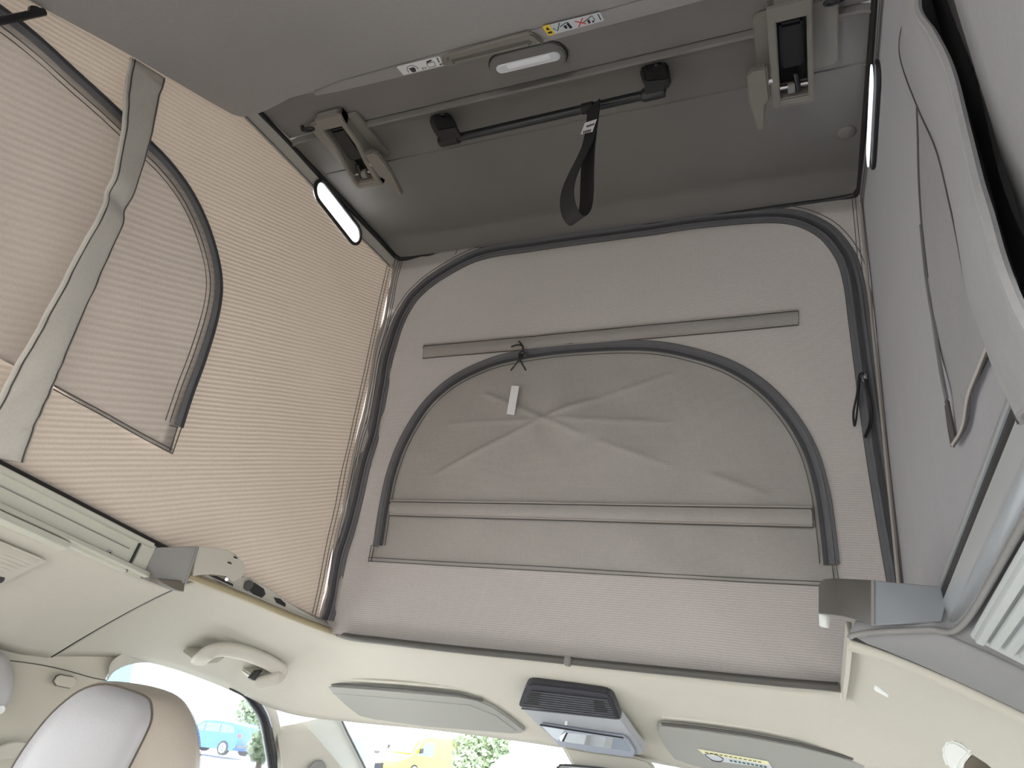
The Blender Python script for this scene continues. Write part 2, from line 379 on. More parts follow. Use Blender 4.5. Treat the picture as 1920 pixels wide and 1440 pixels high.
for pts in ([(695, 1053), (820, 1060), (1000, 1070), (1200, 1081), (1400, 1092), (1572, 1101)], [(693, 1046), (820, 1053), (1000, 1062), (1200, 1074), (1400, 1085), (1572, 1093)], [(699, 1024), (694, 1055)], [(704, 1024), (699, 1053)], [(699, 1024), (712, 1026)], [(1543, 1060), (1573, 1060)], [(1568, 1060), (1575, 1105)], [(1560, 1060), (1566, 1102)]):
    ribbon('seam_stitching', fpath(pts, 0.0045, 4), F_N, 0.0015, 0.0012, M_STITCH, wf)
# two flat cloth channels across the wall
def channel(corners, off):
    a, b, c, d = [frontxv(*p) for p in corners]          # left-top, right-top, right-bottom, left-bottom
    f = lambda u, t: (a[0]*(1-u)*(1-t)+b[0]*u*(1-t)+c[0]*u*t+d[0]*(1-u)*t, a[1]*(1-u)*(1-t)+b[1]*u*(1-t)+c[1]*u*t+d[1]*(1-u)*t)
    def g(u, t):
        x, v = f(u, t); return FP(x, v, off+0.0035*math.sin(math.pi*t)+0.0012*nz(x*40, v*30, 4))
    o = grid('cloth_channel', lambda u, t: g(u, 1-t), 90, 6, M_FLAP, wf)
    o['label'] = 'flat sewn cloth channel band'
    for (p, q) in ((0, 1), (3, 2), (1, 2), (0, 3)):
        P = corners[p]; Q = corners[q]
        pts = fpath([P, ((P[0]+Q[0])/2, (P[1]+Q[1])/2), Q], off+0.0008, 10)
        ribbon('channel_stitching', pts, F_N, 0.0018, 0.0012, M_STITCH, wf)
        if (p, q) in ((0, 1), (3, 2)):
            tube('channel_piping', [x+F_N*0.001+F_V*(0.003 if p == 0 else 0.003) for x in pts], 0.0016, M_PIPE, wf, 6)
channel([(796, 651), (1497, 585), (1497, 612), (795, 674)], 0.003)
channel([(736, 943), (1522, 957), (1524, 992), (735, 969)], 0.010)
# paper tag
tg = [FPX(*p, 0.015) for p in ((964, 728), (978, 729), (969, 783), (955, 781))]
tagp = prism('care_tag', tg, F_N*0.0008, M_PAPER, wf); tagp['label'] = 'small white paper tag'
# sliders with cord pulls
def slider(center_px, off, cords, horiz):
    c = FPX(*center_px, off); e = empty('zipper_slider', c); e.parent = wf
    INV[e.name] = Matrix.Translation(-c)
    dx, dy = (Vector((1, 0, 0)), F_V) if horiz else (F_V, Vector((1, 0, 0)))
    P = lambda a, b, h: c+dx*a+dy*b+F_N*h
    hexa('slider_body', [P(-.010, -.006, .001), P(.010, -.005, .001), P(.010, .005, .001), P(-.010, .006, .001), P(-.009, -.004, .007), P(.008, -.004, .007), P(.008, .004, .007), P(-.009, .004, .007)], M_STEEL, e, 0.0015)
    tube('slider_bridge', cr([P(-.006, 0, .007), P(-.003, 0, .012), P(.003, 0, .012), P(.006, 0, .007)], 5), 0.0014, M_STEEL, e, 6)
    for cd in cords:
        tube('pull_cord', cr([FPX(*q, off+h) for q, h in cd], 6), 0.0019, M_BLACK, e, 6)
    return e
slider((986, 668), 0.006, [[((985, 668), .010), ((980, 680), .014), ((970, 692), .012), ((962, 699), .008)], [((985, 668), .010), ((979, 676), .014), ((984, 688), .012), ((990, 699), .008)],
    [((984, 667), .010), ((985, 656), .013), ((976, 653), .012), ((963, 655), .008)], [((984, 667), .010), ((986, 658), .013), ((981, 650), .012), ((977, 645), .008)], [((978, 672), .013), ((984, 666), .015), ((992, 672), .013)]], True)
slider((1620, 712), 0.004, [[((1617, 706), .010), ((1610, 712), .013), ((1606, 745), .010), ((1600, 775), .008), ((1600, 795), .008), ((1602, 803), .008), ((1606, 780), .008), ((1609, 745), .010), ((1612, 715), .013)],
    [((1622, 718), .010), ((1624, 735), .013), ((1630, 770), .010), ((1629, 800), .009), ((1620, 824), .009)], [((1623, 718), .011), ((1627, 740), .013), ((1633, 775), .010), ((1632, 800), .009), ((1622, 826), .009)]], False)
# corner seams of the front cloth
for s in (-1, 1):
    tube('corner_seam', [FP(s*(W-0.006), FLEN*k/30, 0.004) for k in range(31)], 0.0035, M_PIPE, wf, 6)
    for dxs in (0.014, 0.020):
        ribbon('seam_stitching', [FP(s*(W-dxs), FLEN*k/60, 0.0006) for k in range(61)], F_N, 0.0012, 0.001, M_STITCH, wf)
for a, b in (((860, 463), (855, 478)), ((1466, 376), (1464, 392)), ((1472, 375), (1470, 392))):
    ribbon('seam_stitching', fpath([a, b], 0.001, 3), F_N, 0.0012, 0.001, M_STITCH, wf)

# ================================================================== SIDE CANVASES
REAR = -2.6
def roofz(y): return TOPZ+(y-TOPY)*math.tan(SLOPE)
def frontlimit(z): return TOPY*z/TOPZ
def side_sheet(name, sgn, wav, m):
    def f(u, t):
        zt = 0.0
        # u: 0 rear .. 1 front ; t: 0 bottom .. 1 top
        y0 = REAR+(0-REAR)*u; y1 = REAR+(TOPY-REAR)*u
        y = y0*(1-t)+y1*t; z = -0.012*(1-t)+roofz(y1)*t
        return Vector((sgn*(W+wav(y, z)), y, z))
    return grid(name, f, 130, 60, m)
def lwav(y, z):
    b = 0.006*nz(y*3, z*3, 21)+0.0025*nz(y*8+z*3, z*8, 22)
    b += 0.004*math.exp(-((y+0.06)/0.05)**2)*nz(y*40, z*6, 23)
    return b
def rwav(y, z):
    b = 0.004*nz(y*3, z*3, 31)
    e = math.exp(-((z-0.05)/0.25)**2)
    return b+0.0035*e*nz(y*14+z*2.0, z*1.2, 33)
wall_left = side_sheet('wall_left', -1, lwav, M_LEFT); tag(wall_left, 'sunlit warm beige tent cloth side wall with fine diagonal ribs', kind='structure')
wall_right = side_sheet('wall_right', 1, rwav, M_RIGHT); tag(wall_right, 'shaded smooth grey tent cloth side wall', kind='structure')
LN = Vector((1, 0, 0)); RN = Vector((-1, 0, 0))
def LP(y, z, off=0.0): return Vector((-W-lwav(y, z)+off, y, z))
def RP(y, z, off=0.0): return Vector((W+rwav(y, z)-off, y, z))
def Lyz(px, py): P = onX(px, py, -W); return P.y, P.z
def Ryz(px, py): P = onX(px, py, W); return P.y, P.z
def lpath(px, off=0, n=6, step=0.015): return [LP(p.x, p.y, off) for p in resample(cr([Vector((*Lyz(*q), 0)) for q in px], n), step)]
def rpath(px, off=0, n=6, step=0.015): return [RP(p.x, p.y, off) for p in resample(cr([Vector((*Ryz(*q), 0)) for q in px], n), step)]
# left window: mesh panel, zip arc, hem
LZ = [(-120, -60), (0, 28), (70, 85), (140, 148), (200, 202), (262, 262), (310, 310), (350, 364), (380, 425), (398, 485), (404, 540), (396, 600), (376, 670), (352, 735), (330, 800)]
lz2 = [Lyz(*p) for p in LZ]
win_out = [(q.x, q.y) for q in resample(cr([Vector((*a, 0)) for a in lz2], 4), 0.04)] + [Lyz(318, 850), Lyz(250, 813), Lyz(95, 722)]
win_out += [(-1.02, Lyz(95, 722)[1]-0.03), (-1.25, Lyz(95, 722)[1]-0.06), (-1.3, 0.40)]
wp = patch('window_panel', win_out, lambda y, z: LP(y, z, 0.003+0.004*nz(y*9+z*5, z*7, 41)), M_LEFTW, wall_left, 0.02)
wp['label'] = 'lighter cloth window panel in the sunlit wall'
pz = lpath(LZ, 0.006)
ribbon('window_zipper_tape', pz, LN, 0.017, 0.002, M_ZIP, wall_left)
ribbon('window_zipper_coil', [p+LN*0.002 for p in pz], LN, 0.005, 0.002, M_ZIPD, wall_left, woff=0.004)
for wo in (0.019, 0.028):
    ribbon('seam_stitching', [p-LN*0.001 for p in pz], LN, 0.0012, 0.001, M_STITCH, wall_left, woff=-wo)
for q in ([(95, 722), (180, 768), (250, 808), (316, 843)], [(95, 730), (180, 776), (250, 816), (316, 851)], [(334, 802), (316, 851)], [(327, 800), (311, 846)], [(328, 802), (312, 798)]):
    ribbon('seam_stitching', lpath(q, 0.007), LN, 0.0016, 0.001, M_STITCH, wall_left)
# hem along the roof edge
def roofhem(name, P, sgn, m, par):
    def f(u, t):
        y = REAR+0.05+(TOPY-0.005-REAR-0.05)*u; z = roofz(y)-0.052*t; return P(y, z, 0.004)
    return grid(name, f, 60, 3, m, par)
roofhem('top_hem', LP, -1, M_STRAP, wall_left); roofhem('top_hem', RP, 1, M_RIGHT, wall_right)
for s, P, N_, par in ((-1, LP, LN, wall_left), (1, RP, RN, wall_right)):
    ribbon('seam_stitching', [P(REAR+0.1+(TOPY-0.012-REAR-0.1)*k/80, roofz(REAR+0.1+(TOPY-0.012-REAR-0.1)*k/80)-0.047, 0.005) for k in range(81)], N_, 0.0012, 0.001, M_STITCH, par)
    for dd in (0.018, 0.030):
        ribbon('seam_stitching', [P(frontlimit(z)-dd, z, 0.002) for z in [0.01+0.88*k/60 for k in range(61)]], N_, 0.0014, 0.001, M_STITCH, par)

# the broad strap standing off the left wall
def strap_sheet(name, left, right, P2, offs, m, par, n=10, nw=8, puck=0.006):
    A = resample(cr([Vector((*P2(*q), o)) for q, o in zip(left, offs)], n), 0.012)
    B = cr([Vector((*P2(*q), o)) for q, o in zip(right, offs)], n)
    A = cr([Vector((*P2(*q), o)) for q, o in zip(left, offs)], n)
    return A, B
SL = [(243, 112), (215, 175), (190, 260), (158, 372), (110, 470), (70, 555), (30, 640), (0, 705), (-40, 800), (-60, 850)]
SR = [(307, 150), (285, 205), (258, 290), (220, 402), (175, 505), (140, 590), (105, 675), (85, 735), (60, 800), (40, 868)]
SO = [0.006, 0.030, 0.052, 0.062, 0.055, 0.048, 0.040, 0.030, 0.018, 0.008]
A = cr([LP(*Lyz(*q), 0)+LN*0 for q in SL], 8); B = cr([LP(*Lyz(*q), 0) for q in SR], 8)
OO = [p.x for p in cr([Vector((o, 0, 0)) for o in SO], 8)]
def strapf(u, t):
    k = t*(len(A)-1); i = min(int(k), len(A)-2); f_ = k-i
    a = A[i].lerp(A[i+1], f_); b = B[i].lerp(B[i+1], f_); o = OO[i]*(1-f_)+OO[i+1]*f_
    P = a.lerp(b, u)
    o2 = o*(0.95-0.55*u)
    puck = 0.0045*nz(u*1.8+t*6, t*20+u*2, 51)*(1 if 0.04 < t < 0.9 else 0.3)+0.010*math.exp(-((t-0.33)/0.018)**2)*(-1)
    rim = -0.003*(abs(2*u-1)**6)
    # move towards the cabin along the view-independent wall normal
    q = Vector((-W+0.002+o2+puck+rim, P.y, P.z)); return q
st = grid('window_strap', strapf, 14, 150, M_STRAP, wall_left, thick=0.004); st['label'] = 'broad folded cloth strap hanging down the sunlit wall'
for uu in (0.05, 0.94):
    ribbon('strap_stitching', [strapf(uu, k/150)+LN*0.0025 for k in range(151)], LN, 0.0016, 0.0012, M_STITCH, wall_left)
tube('strap_piping', [strapf(0.0, k/150) for k in range(151)], 0.0035, M_STRAP, wall_left, 6)

# right window and its rolled flap
RZ = [(1716, -40), (1722, 60), (1728, 140), (1731, 240), (1733, 330), (1738, 420), (1748, 520), (1762, 600), (1775, 680), (1790, 750)]
ribbon('seam_stitching', rpath(RZ[:7], 0.004), RN, 0.004, 0.0015, M_STITCH, wall_right)
ribbon('window_zipper_tape', rpath(RZ[5:], 0.005), RN, [0.002+0.008*min(1, k/14) for k in range(len(rpath(RZ[5:], 0.005)))], 0.002, M_ZIP, wall_right)
r_out = [Ryz(*p) for p in [(1722, 60), (1728, 140), (1731, 240), (1733, 330), (1738, 420), (1748, 520), (1762, 600), (1775, 680), (1790, 750), (1796, 800), (1803, 835), (1820, 800), (1845, 720), (1878, 612)]]
r_out += [(-1.0, 0.06), (-1.3, 0.06), (-1.3, 0.42), (-0.95, 0.50)]
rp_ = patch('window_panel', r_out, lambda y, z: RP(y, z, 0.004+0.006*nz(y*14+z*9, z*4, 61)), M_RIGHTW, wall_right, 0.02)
rp_['label'] = 'grey window panel of the shaded wall'
for q in ([(1790, 760), (1796, 800), (1803, 836)], [(1803, 834), (1822, 795), (1845, 718), (1862, 655), (1878, 612)], [(1806, 826), (1790, 752)]):
    tube('panel_piping', rpath(q, 0.006), 0.0022, M_STITCH if q[0][0] != 1803 else M_PIPE, wall_right, 6)
ribbon('seam_stitching', [p+Vector((0, -0.004, -0.004)) for p in rpath([(1803, 834), (1822, 795), (1845, 718), (1862, 655), (1878, 612)], 0.006)], RN, 0.002, 0.001, M_STITCH, wall_right)
# flap strap: near edge hangs away from the wall
RA = [(1733, -60), (1722, 10), (1708, 70), (1712, 115), (1745, 200), (1783, 280), (1812, 380), (1830, 450), (1850, 545), (1878, 620), (1905, 700), (1945, 800)]
RB = [(1755, -60), (1742, 12), (1770, 60), (1795, 110), (1820, 175), (1845, 245), (1870, 320), (1890, 385), (1912, 470), (1950, 560), (1990, 640), (2040, 720)]
RO = [0.02, 0.03, 0.034, 0.034, 0.034, 0.036, 0.040, 0.044, 0.046, 0.044, 0.04, 0.03]
A2 = cr([Vector((W, *Ryz(*q))) for q in RA], 8); B2 = cr([onX(q[0], q[1], W-o) for q, o in zip(RB, RO)], 8)
def flapf(u, t):
    k = t*(len(A2)-1); i = min(int(k), len(A2)-2); f_ = k-i
    a = A2[i].lerp(A2[i+1], f_); b = B2[i].lerp(B2[i+1], f_)
    P = a.lerp(b, u); P.x -= 0.008+0.010*math.sin(math.pi*u)*(0.6)+0.003*nz(u*2.2+t*4, t*3-u*3, 71)
    return P
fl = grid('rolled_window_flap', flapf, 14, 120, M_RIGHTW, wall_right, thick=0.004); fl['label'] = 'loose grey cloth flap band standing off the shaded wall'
ribbon('flap_stitching', [flapf(0.12, 0.1+0.9*k/120)+RN*0.0025 for k in range(121)], RN, 0.0014, 0.001, M_STITCH, wall_right)
tube('flap_piping', [flapf(1.0, k/120) for k in range(121)], 0.003, M_RIGHTW, wall_right, 6)
# the loose cloth hanging behind the band, open to a dark gap
hang_px = [(1772, -90), (1790, -20), (1806, 40), (1828, 110), (1854, 195), (1880, 280), (1906, 365), (1930, 450), (1960, 545), (1990, 640)]
HG = cr([onX(*p, W-0.030) for p in hang_px], 6)
def hangf(u, t):
    k = t*(len(HG)-1); i = min(int(k), len(HG)-2); a = HG[i].lerp(HG[i+1], k-i)
    return Vector((W-0.030-0.012*math.sin(min(1.0, u*4)*1.57)+0.002*nz(u*6, t*5, 81), a.y-0.75*u, a.z-0.02*u))
hg = grid('hanging_cloth', hangf, 30, 40, M_RIGHTW, wall_right, thick=0.003); hg['label'] = 'smooth grey cloth fold hanging beside the loose band'
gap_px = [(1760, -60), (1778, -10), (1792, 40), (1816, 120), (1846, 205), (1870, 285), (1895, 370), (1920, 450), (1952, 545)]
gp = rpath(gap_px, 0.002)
tube('gap_shade_tube', gp, [0.010 for k in range(len(gp))], M_BLACK, wall_right, 8)  # black tube put in as the shade of the open gap

# ================================================================== CLEAR VENT WINDOWS IN THE CANVAS
def stadium(a, b, w_, n=10):
    a = Vector((*a, 0)); b = Vector((*b, 0)); d = (b-a).normalized(); s = Vector((-d.y, d.x, 0)); out = []
    for c, st_ in ((b, -math.pi/2), (a, math.pi/2)):
        for k in range(n+1):
            t = st_+math.pi*k/n; out.append(c+w_*(math.cos(t)*d+math.sin(t)*s))
    return [(p.x, p.y) for p in out]
def vent(name, a, b, w_, P, N_, lab, of=0.005, fr=0.0045):
    pts = stadium(a, b, w_)
    o = prism(name, [P(y, z, of) for y, z in pts], N_*0.0012, M_PAPERW, None); tag(o, lab, kind='structure')
    ring = [P(y, z, of+0.002 if of < 0.01 else 0.004) for y, z in stadium(a, b, w_+0.003)]
    tube('window_frame', ring, fr, M_BLACK, o, 6, closed=True)
    return o
def film():
    m = bpy.data.materials.new('clear_plastic_film'); m.use_nodes = True; t = m.node_tree; L = t.links
    b = t.nodes['Principled BSDF']; out = t.nodes['Material Output']; b.inputs['Roughness'].default_value = 0.15; b.inputs['Base Color'].default_value = (0.8, 0.84, 0.86, 1)
    tr = t.nodes.new('ShaderNodeBsdfTranslucent'); tr.inputs[0].default_value = (0.92, 0.95, 0.97, 1)
    tp = t.nodes.new('ShaderNodeBsdfTransparent'); m1 = t.nodes.new('ShaderNodeMixShader'); m1.inputs[0].default_value = 0.5
    m2 = t.nodes.new('ShaderNodeMixShader'); m2.inputs[0].default_value = 0.15
    L.new(tr.outputs[0], m1.inputs[1]); L.new(tp.outputs[0], m1.inputs[2]); L.new(m1.outputs[0], m2.inputs[1]); L.new(b.outputs[0], m2.inputs[2]); L.new(m2.outputs[0], out.inputs['Surface'])
    return m
M_PAPERW = film()
VL = (Lyz(600, 362), Lyz(662, 437)); VR = (Ryz(1648, 148), Ryz(1640, 285))

def cut_hole(o, pts2, axis_x, depth=0.08):
    """cut a window through a cloth sheet with a boolean done on the mesh"""
    c = prism('cutter', [Vector((axis_x-depth, y, z)) for y, z in pts2], Vector((2*depth, 0, 0)), None, smooth=False)
    md = o.modifiers.new('hole', 'BOOLEAN'); md.operation = 'DIFFERENCE'; md.object = c; md.solver = 'EXACT'
    dg = bpy.context.evaluated_depsgraph_get(); me = bpy.data.meshes.new_from_object(o.evaluated_get(dg))
    o.modifiers.remove(md); o.data = me; bpy.data.objects.remove(c)
for wall, v, x_ in ((wall_left, VL, -W), (wall_right, VR, W)):
    pts = stadium(v[0], v[1], 0.0245)
    for o in [wall]+[c for c in wall.children if c.name.startswith('top_hem')]: cut_hole(o, pts, x_)
hole_px = [(-140, -40), (0, 52), (70, 107), (140, 168), (200, 222), (255, 275), (305, 330), (340, 380), (368, 440), (384, 495), (388, 540), (380, 595), (362, 660), (338, 730), (312, 800), (300, 832), (250, 803), (95, 716)]
cut_hole(wall_left, [Lyz(*p) for p in hole_px]+[(-1.02, Lyz(95, 722)[1]-0.02), (-1.22, Lyz(95, 722)[1]-0.04), (-1.27, 0.38)], -W)
vent('window_1', VL[0], VL[1], 0.0235, LP, LN, 'clear slim oval vent window in the sunlit left cloth')
vent('window_2', VR[0], VR[1], 0.0235, RP, RN, 'clear crinkled slim oval vent window in the shaded right cloth', 0.011, 0.0035)

# ================================================================== ROOF SHELL LINING
PROF = [(-0.004, 0.010), (0.004, 0.009), (0.02, 0.004), (0.058, -0.007), (0.070, -0.0085), (0.084, -0.007), (0.12, -0.003), (0.20, -0.001), (0.333, -0.001), (0.3345, -0.0035), (0.3375, -0.0035), (0.339, -0.001), (0.425, 0.0), (0.436, 0.004), (0.443, 0.008), (0.447, 0.006), (0.449, -0.006)]
XS = [-0.566+1.132*k/40 for k in range(41)]
vs = []; fs = []
for x in XS:
    e = max(0, 1-(0.566-abs(x))/0.035)
    for d, o in PROF: vs.append(roof(x, d, o+0.010*e*e))
n = len(PROF)
for i in range(40):
    for j in range(n-1): fs.append((i*n+j, i*n+j+1, (i+1)*n+j+1, (i+1)*n+j))
ceiling = raw('ceiling', vs, fs, M_SHELL, None, True, math.radians(28)); tag(ceiling, 'taupe moulded lining inside the raised roof front', kind='structure')
# second lining panel behind the crease, where the lamp sits
up = grid('lining_panel', lambda u, t: roof(-0.566+1.132*u, 0.452+2.1*t, 0.001-0.004*math.cos(math.pi*min(1, t*20))), 20, 60, mat('upper_lining', (0.185, 0.172, 0.168), 0.85, bump=0.4, bscale=600, var=0.05, vscale=150), ceiling)
# outer skin of the roof
raw('roof_skin', [roof(x, d, -0.05) for x in (-0.60, 0.60) for d in (-0.03, 2.6)], [(0, 1, 3, 2)], mat('white_paint', (0.7, 0.7, 0.7), 0.3), ceiling)
raw('roof_nose', [roof(-0.6, -0.03, -0.05), roof(0.6, -0.03, -0.05), roof(0.6, -0.01, 0.045), roof(-0.6, -0.01, 0.045)], [(0, 1, 2, 3)], MATS['white_paint'], ceiling)
for s in (-1, 1):
    raw('roof_side', [roof(s*0.6, -0.03, -0.05), roof(s*0.6, 2.6, -0.05), roof(s*0.58, 2.6, 0.03), roof(s*0.58, -0.01, 0.03)], [(0, 1, 2, 3)], MATS['white_paint'], ceiling)
# round dimple plug at the right
dc = roofpx(1588, 248, 0.0)
bm = bmesh.new(); bmesh.ops.create_uvsphere(bm, u_segments=20, v_segments=10, radius=1.0)
qR = Matrix((Vector((1, 0, 0)), -ROOF_B, ROOF_N)).transposed().to_4x4()
for v in bm.verts: v.co = dc + (qR @ Vector((v.co.x*0.017, v.co.y*0.017, v.co.z*0.005)))
from_bm('round_plug', bm, M_SHELL, ceiling, True, None)
# black edge bead round the lining
bead = [roof(-0.556, 1.9, 0.010), roof(-0.556, 0.9, 0.010), roof(-0.556, 0.5, 0.010), roof(-0.556, 0.2, 0.010), roof(-0.556, 0.04, 0.011), roof(-0.552, 0.012, 0.012), roof(-0.53, -0.002, 0.012), roof(-0.4, -0.004, 0.012), roof(0, -0.004, 0.012), roof(0.4, -0.004, 0.012), roof(0.53, -0.002, 0.012), roof(0.552, 0.012, 0.012), roof(0.556, 0.04, 0.011), roof(0.556, 0.2, 0.010), roof(0.556, 0.5, 0.010), roof(0.556, 0.9, 0.010), roof(0.556, 1.9, 0.010)]
bd = tube('trim_1', cr(bead, 6), 0.0062, M_BLACK, None, 8); tag(bd, 'black rubber bead where the tent cloth meets the roof lining', kind='structure')

# ================================================================== RAISED BED BOARD
B0 = Vector((0, -0.73, 0.755)); B_N = Vector((0, -0.584, 1)).normalized()
def bpx(px, py, off=0.0): return onpl(px, py, B0-B_N*off, B_N)
bed = empty('bed_board', (0, -1.3, 0.42), 'large raised bed board lined with grey felt, seen from below', 'bed board')
front_px = [(430, 219), (455, 224), (480, 221), (505, 212), (530, 200), (552, 188), (575, 182), (640, 170), (820, 127), (1000, 84), (1280, 10), (1480, -44), (1560, -66)]
bp_ = [bpx(*p) for p in front_px]
poly = [Vector((-0.53, -2.05, B0.z+(-2.05-B0.y)*0.584)), Vector((-0.545, -1.5, B0.z+(-1.5-B0.y)*0.584))] + [bpx(*p) for p in ((60, 12), (240, 108), (380, 190))] + bp_ + [Vector((0.495, -0.80, B0.z+(-0.80-B0.y)*0.584)), Vector((0.495, -2.05, B0.z+(-2.05-B0.y)*0.584))]
poly = [Vector((max(-0.548, p.x), p.y, p.z)) for p in poly]
prism('panel', poly, B_N*0.040, M_BOARD, bed, 0.010, 3)
# front edge strip that carries the grip and the stickers
ed = [bpx(*p) for p in ((588, 171), (640, 150), (830, 98), (1010, 52), (1280, -22), (1520, -88))] + [bpx(*p) for p in ((1520, -57), (1280, 8), (1000, 82), (820, 125), (640, 168), (592, 177))]
prism('edge_strip', [p-B_N*0.0005 for p in ed], -B_N*0.0025, M_BOARD, bed, 0.001)
# moulded grip
grip_o = [(828, 108), (832, 98), (842, 94), (900, 78), (980, 56), (994, 53), (1003, 57), (1013, 67), (1009, 74), (930, 94), (860, 113), (844, 117), (834, 116)]
g = prism('grip', [bpx(*p) - B_N*0.001 for p in grip_o], -B_N*0.0075, M_BEIGEPL, bed, 0.003, 3)
slot_ = [(845, 103), (900, 88), (990, 65), (998, 68), (994, 75), (930, 91), (862, 109), (849, 110)]
prism('grip_slot', [bpx(*p)-B_N*0.0075 for p in slot_], -B_N*0.0014, mat('grip_shade', (0.11, 0.105, 0.10), 0.7), g)
prism('grip_slat', [bpx(*p)-B_N*0.0086 for p in ((853, 106), (930, 87), (990, 71), (991, 74), (930, 90), (855, 109))], -B_N*0.0016, M_BEIGEPL, g, 0.0004, 1)
for q in ((826, 108, 838, 98), (1000, 56, 1014, 68)):
    hexa('grip_end', [bpx(q[0], q[1])-B_N*0.002, bpx(q[2], q[3]-2)-B_N*0.002, bpx(q[2]+5, q[3]+4)-B_N*0.002, bpx(q[0]+7, q[1]+6)-B_N*0.002, bpx(q[0]+2, q[1])-B_N*0.012, bpx(q[2]+1, q[3])-B_N*0.012, bpx(q[2]+3, q[3]+3)-B_N*0.012, bpx(q[0]+6, q[1]+4)-B_N*0.012], M_BEIGEPL, g, 0.002, 2)
# stickers
def quadmap(c, sgn=1):
    P = [bpx(*p) for p in c]
    def f(u, v, h=0.0): return (P[0]*(1-u)*(1-v)+P[1]*u*(1-v)+P[2]*u*v+P[3]*(1-u)*v)-B_N*(0.0036+h)
    return f
def flat(name, f, uv, h, m, par):
    return prism(name, [f(u, v, h) for u, v in uv], -B_N*0.0004, m, par, smooth=False)
def line(name, f, uv, h, wd, m, par):
    return ribbon(name, [f(u, v, h) for u, v in uv], -B_N, wd, 0.0004, m, par, smooth=False)
s1 = quadmap([(743, 121), (824, 101), (832, 118), (757, 137)])
o1 = flat('sticker', s1, [(0.02, 0), (0.98, 0), (1, .08), (1, .92), (0.98, 1), (0.02, 1), (0, .92), (0, .08)], 0, M_PAPER, None)
tag(o1, 'white sticker with roof pictograms beside the moulded grip', 'sticker')
line('pictogram_arc', s1, [(.16, .85), (.17, .5), (.22, .25), (.30, .2), (.38, .3)], .0005, .0010, M_INKG, o1)
flat('pictogram_figure', s1, [(.22, .45), (.34, .42), (.36, .62), (.33, .92), (.24, .92)], .0005, M_INK, o1)
line('pictogram_arrow', s1, [(.37, .35), (.41, .5), (.41, .72)], .0005, .0010, M_INK, o1)
line('pictogram_key', s1, [(.49, .80), (.52, .68), (.55, .80), (.52, .9), (.49, .80)], .0005, .0008, M_INK, o1)
flat('pictogram_mark', s1, [(.575, .7), (.59, .7), (.59, .9), (.575, .9)], .0005, M_INK, o1)
line('pictogram_box', s1, [(.66, .38), (.64, .85), (.82, .85), (.83, .38), (.66, .38)], .0005, .0010, M_INK, o1)
flat('pictogram_lid', s1, [(.67, .18), (.79, .10), (.80, .26), (.68, .34)], .0005, M_INK, o1)
for k in range(6): flat('print_dash', s1, [(.92, .08+.09*k), (.95, .08+.09*k), (.95, .13+.09*k), (.92, .13+.09*k)], .0005, M_INK, o1)
flat('print_mark', s1, [(.92, .74), (.97, .74), (.97, .88), (.92, .88)], .0005, M_INK, o1)
s2 = quadmap([(1016, 45), (1125, 18), (1133, 34), (1028, 63)])
o2 = flat('sticker', s2, [(0.13, 0), (0.98, 0), (1, .1), (1, .9), (0.98, 1), (0.13, 1)], 0, M_PAPERB, None)
tag(o2, 'pale warning sticker with yellow end, green tick and red cross', 'sticker')
flat('yellow_end', s2, [(0, .08), (.02, 0), (.13, 0), (.13, 1), (.02, 1), (0, .92)], 0, M_YELLOW, o2)
flat('warning_triangle', s2, [(.035, .42), (.065, .14), (.095, .42)], .0005, M_INK, o2)
flat('warning_mark', s2, [(.03, .62), (.10, .62), (.10, .80), (.03, .80)], .0005, M_INK, o2)
line('tick_mark', s2, [(.15, .40), (.20, .74), (.30, .06)], .0005, .0014, M_INKG, o2)
line('pictogram_roof', s2, [(.28, .42), (.40, .18), (.44, .2)], .0005, .0012, M_INK, o2)
flat('pictogram_figure', s2, [(.33, .45), (.38, .4), (.38, .72), (.34, .76)], .0005, M_INK, o2)
flat('pictogram_figure', s2, [(.40, .3), (.44, .22), (.46, .8), (.41, .85)], .0005, M_INK, o2)
line('red_cross', s2, [(.55, .25), (.70, .80)], .0005, .0018, M_RED, o2)
line('red_cross', s2, [(.69, .15), (.56, .90)], .0007, .0018, M_RED, o2)
line('pictogram_roof', s2, [(.66, .62), (.85, .12), (.86, .66)], .0005, .0012, M_INK, o2)
flat('pictogram_figure', s2, [(.74, .5), (.78, .45), (.78, .82), (.74, .85)], .0005, M_INK, o2)
flat('pictogram_figure', s2, [(.81, .66), (.84, .66), (.84, .84), (.81, .84)], .0005, M_INK, o2)
for k in range(6): flat('print_dash', s2, [(.945, .12+.12*k), (.965, .12+.12*k), (.965, .19+.12*k), (.945, .19+.12*k)], .0005, M_INK, o2)
# black gas strut behind the board at the left
a_, b_ = onX(-60, 52, -0.53), onX(82, 22, -0.53)
gs = empty('gas_strut', a_, 'black gas strut at the upper left edge of the bed board', 'gas strut')
tube('strut_rod', [a_.lerp(b_, k/6) for k in range(7)], 0.0055, M_BLKTUBE, gs, 10)
prism('strut_bracket', [onX(*p, -0.532) for p in ((52, 12), (64, 14), (82, 26), (66, 30), (48, 32))], Vector((0.008, 0, 0)), M_BLKPL, gs, 0.001)

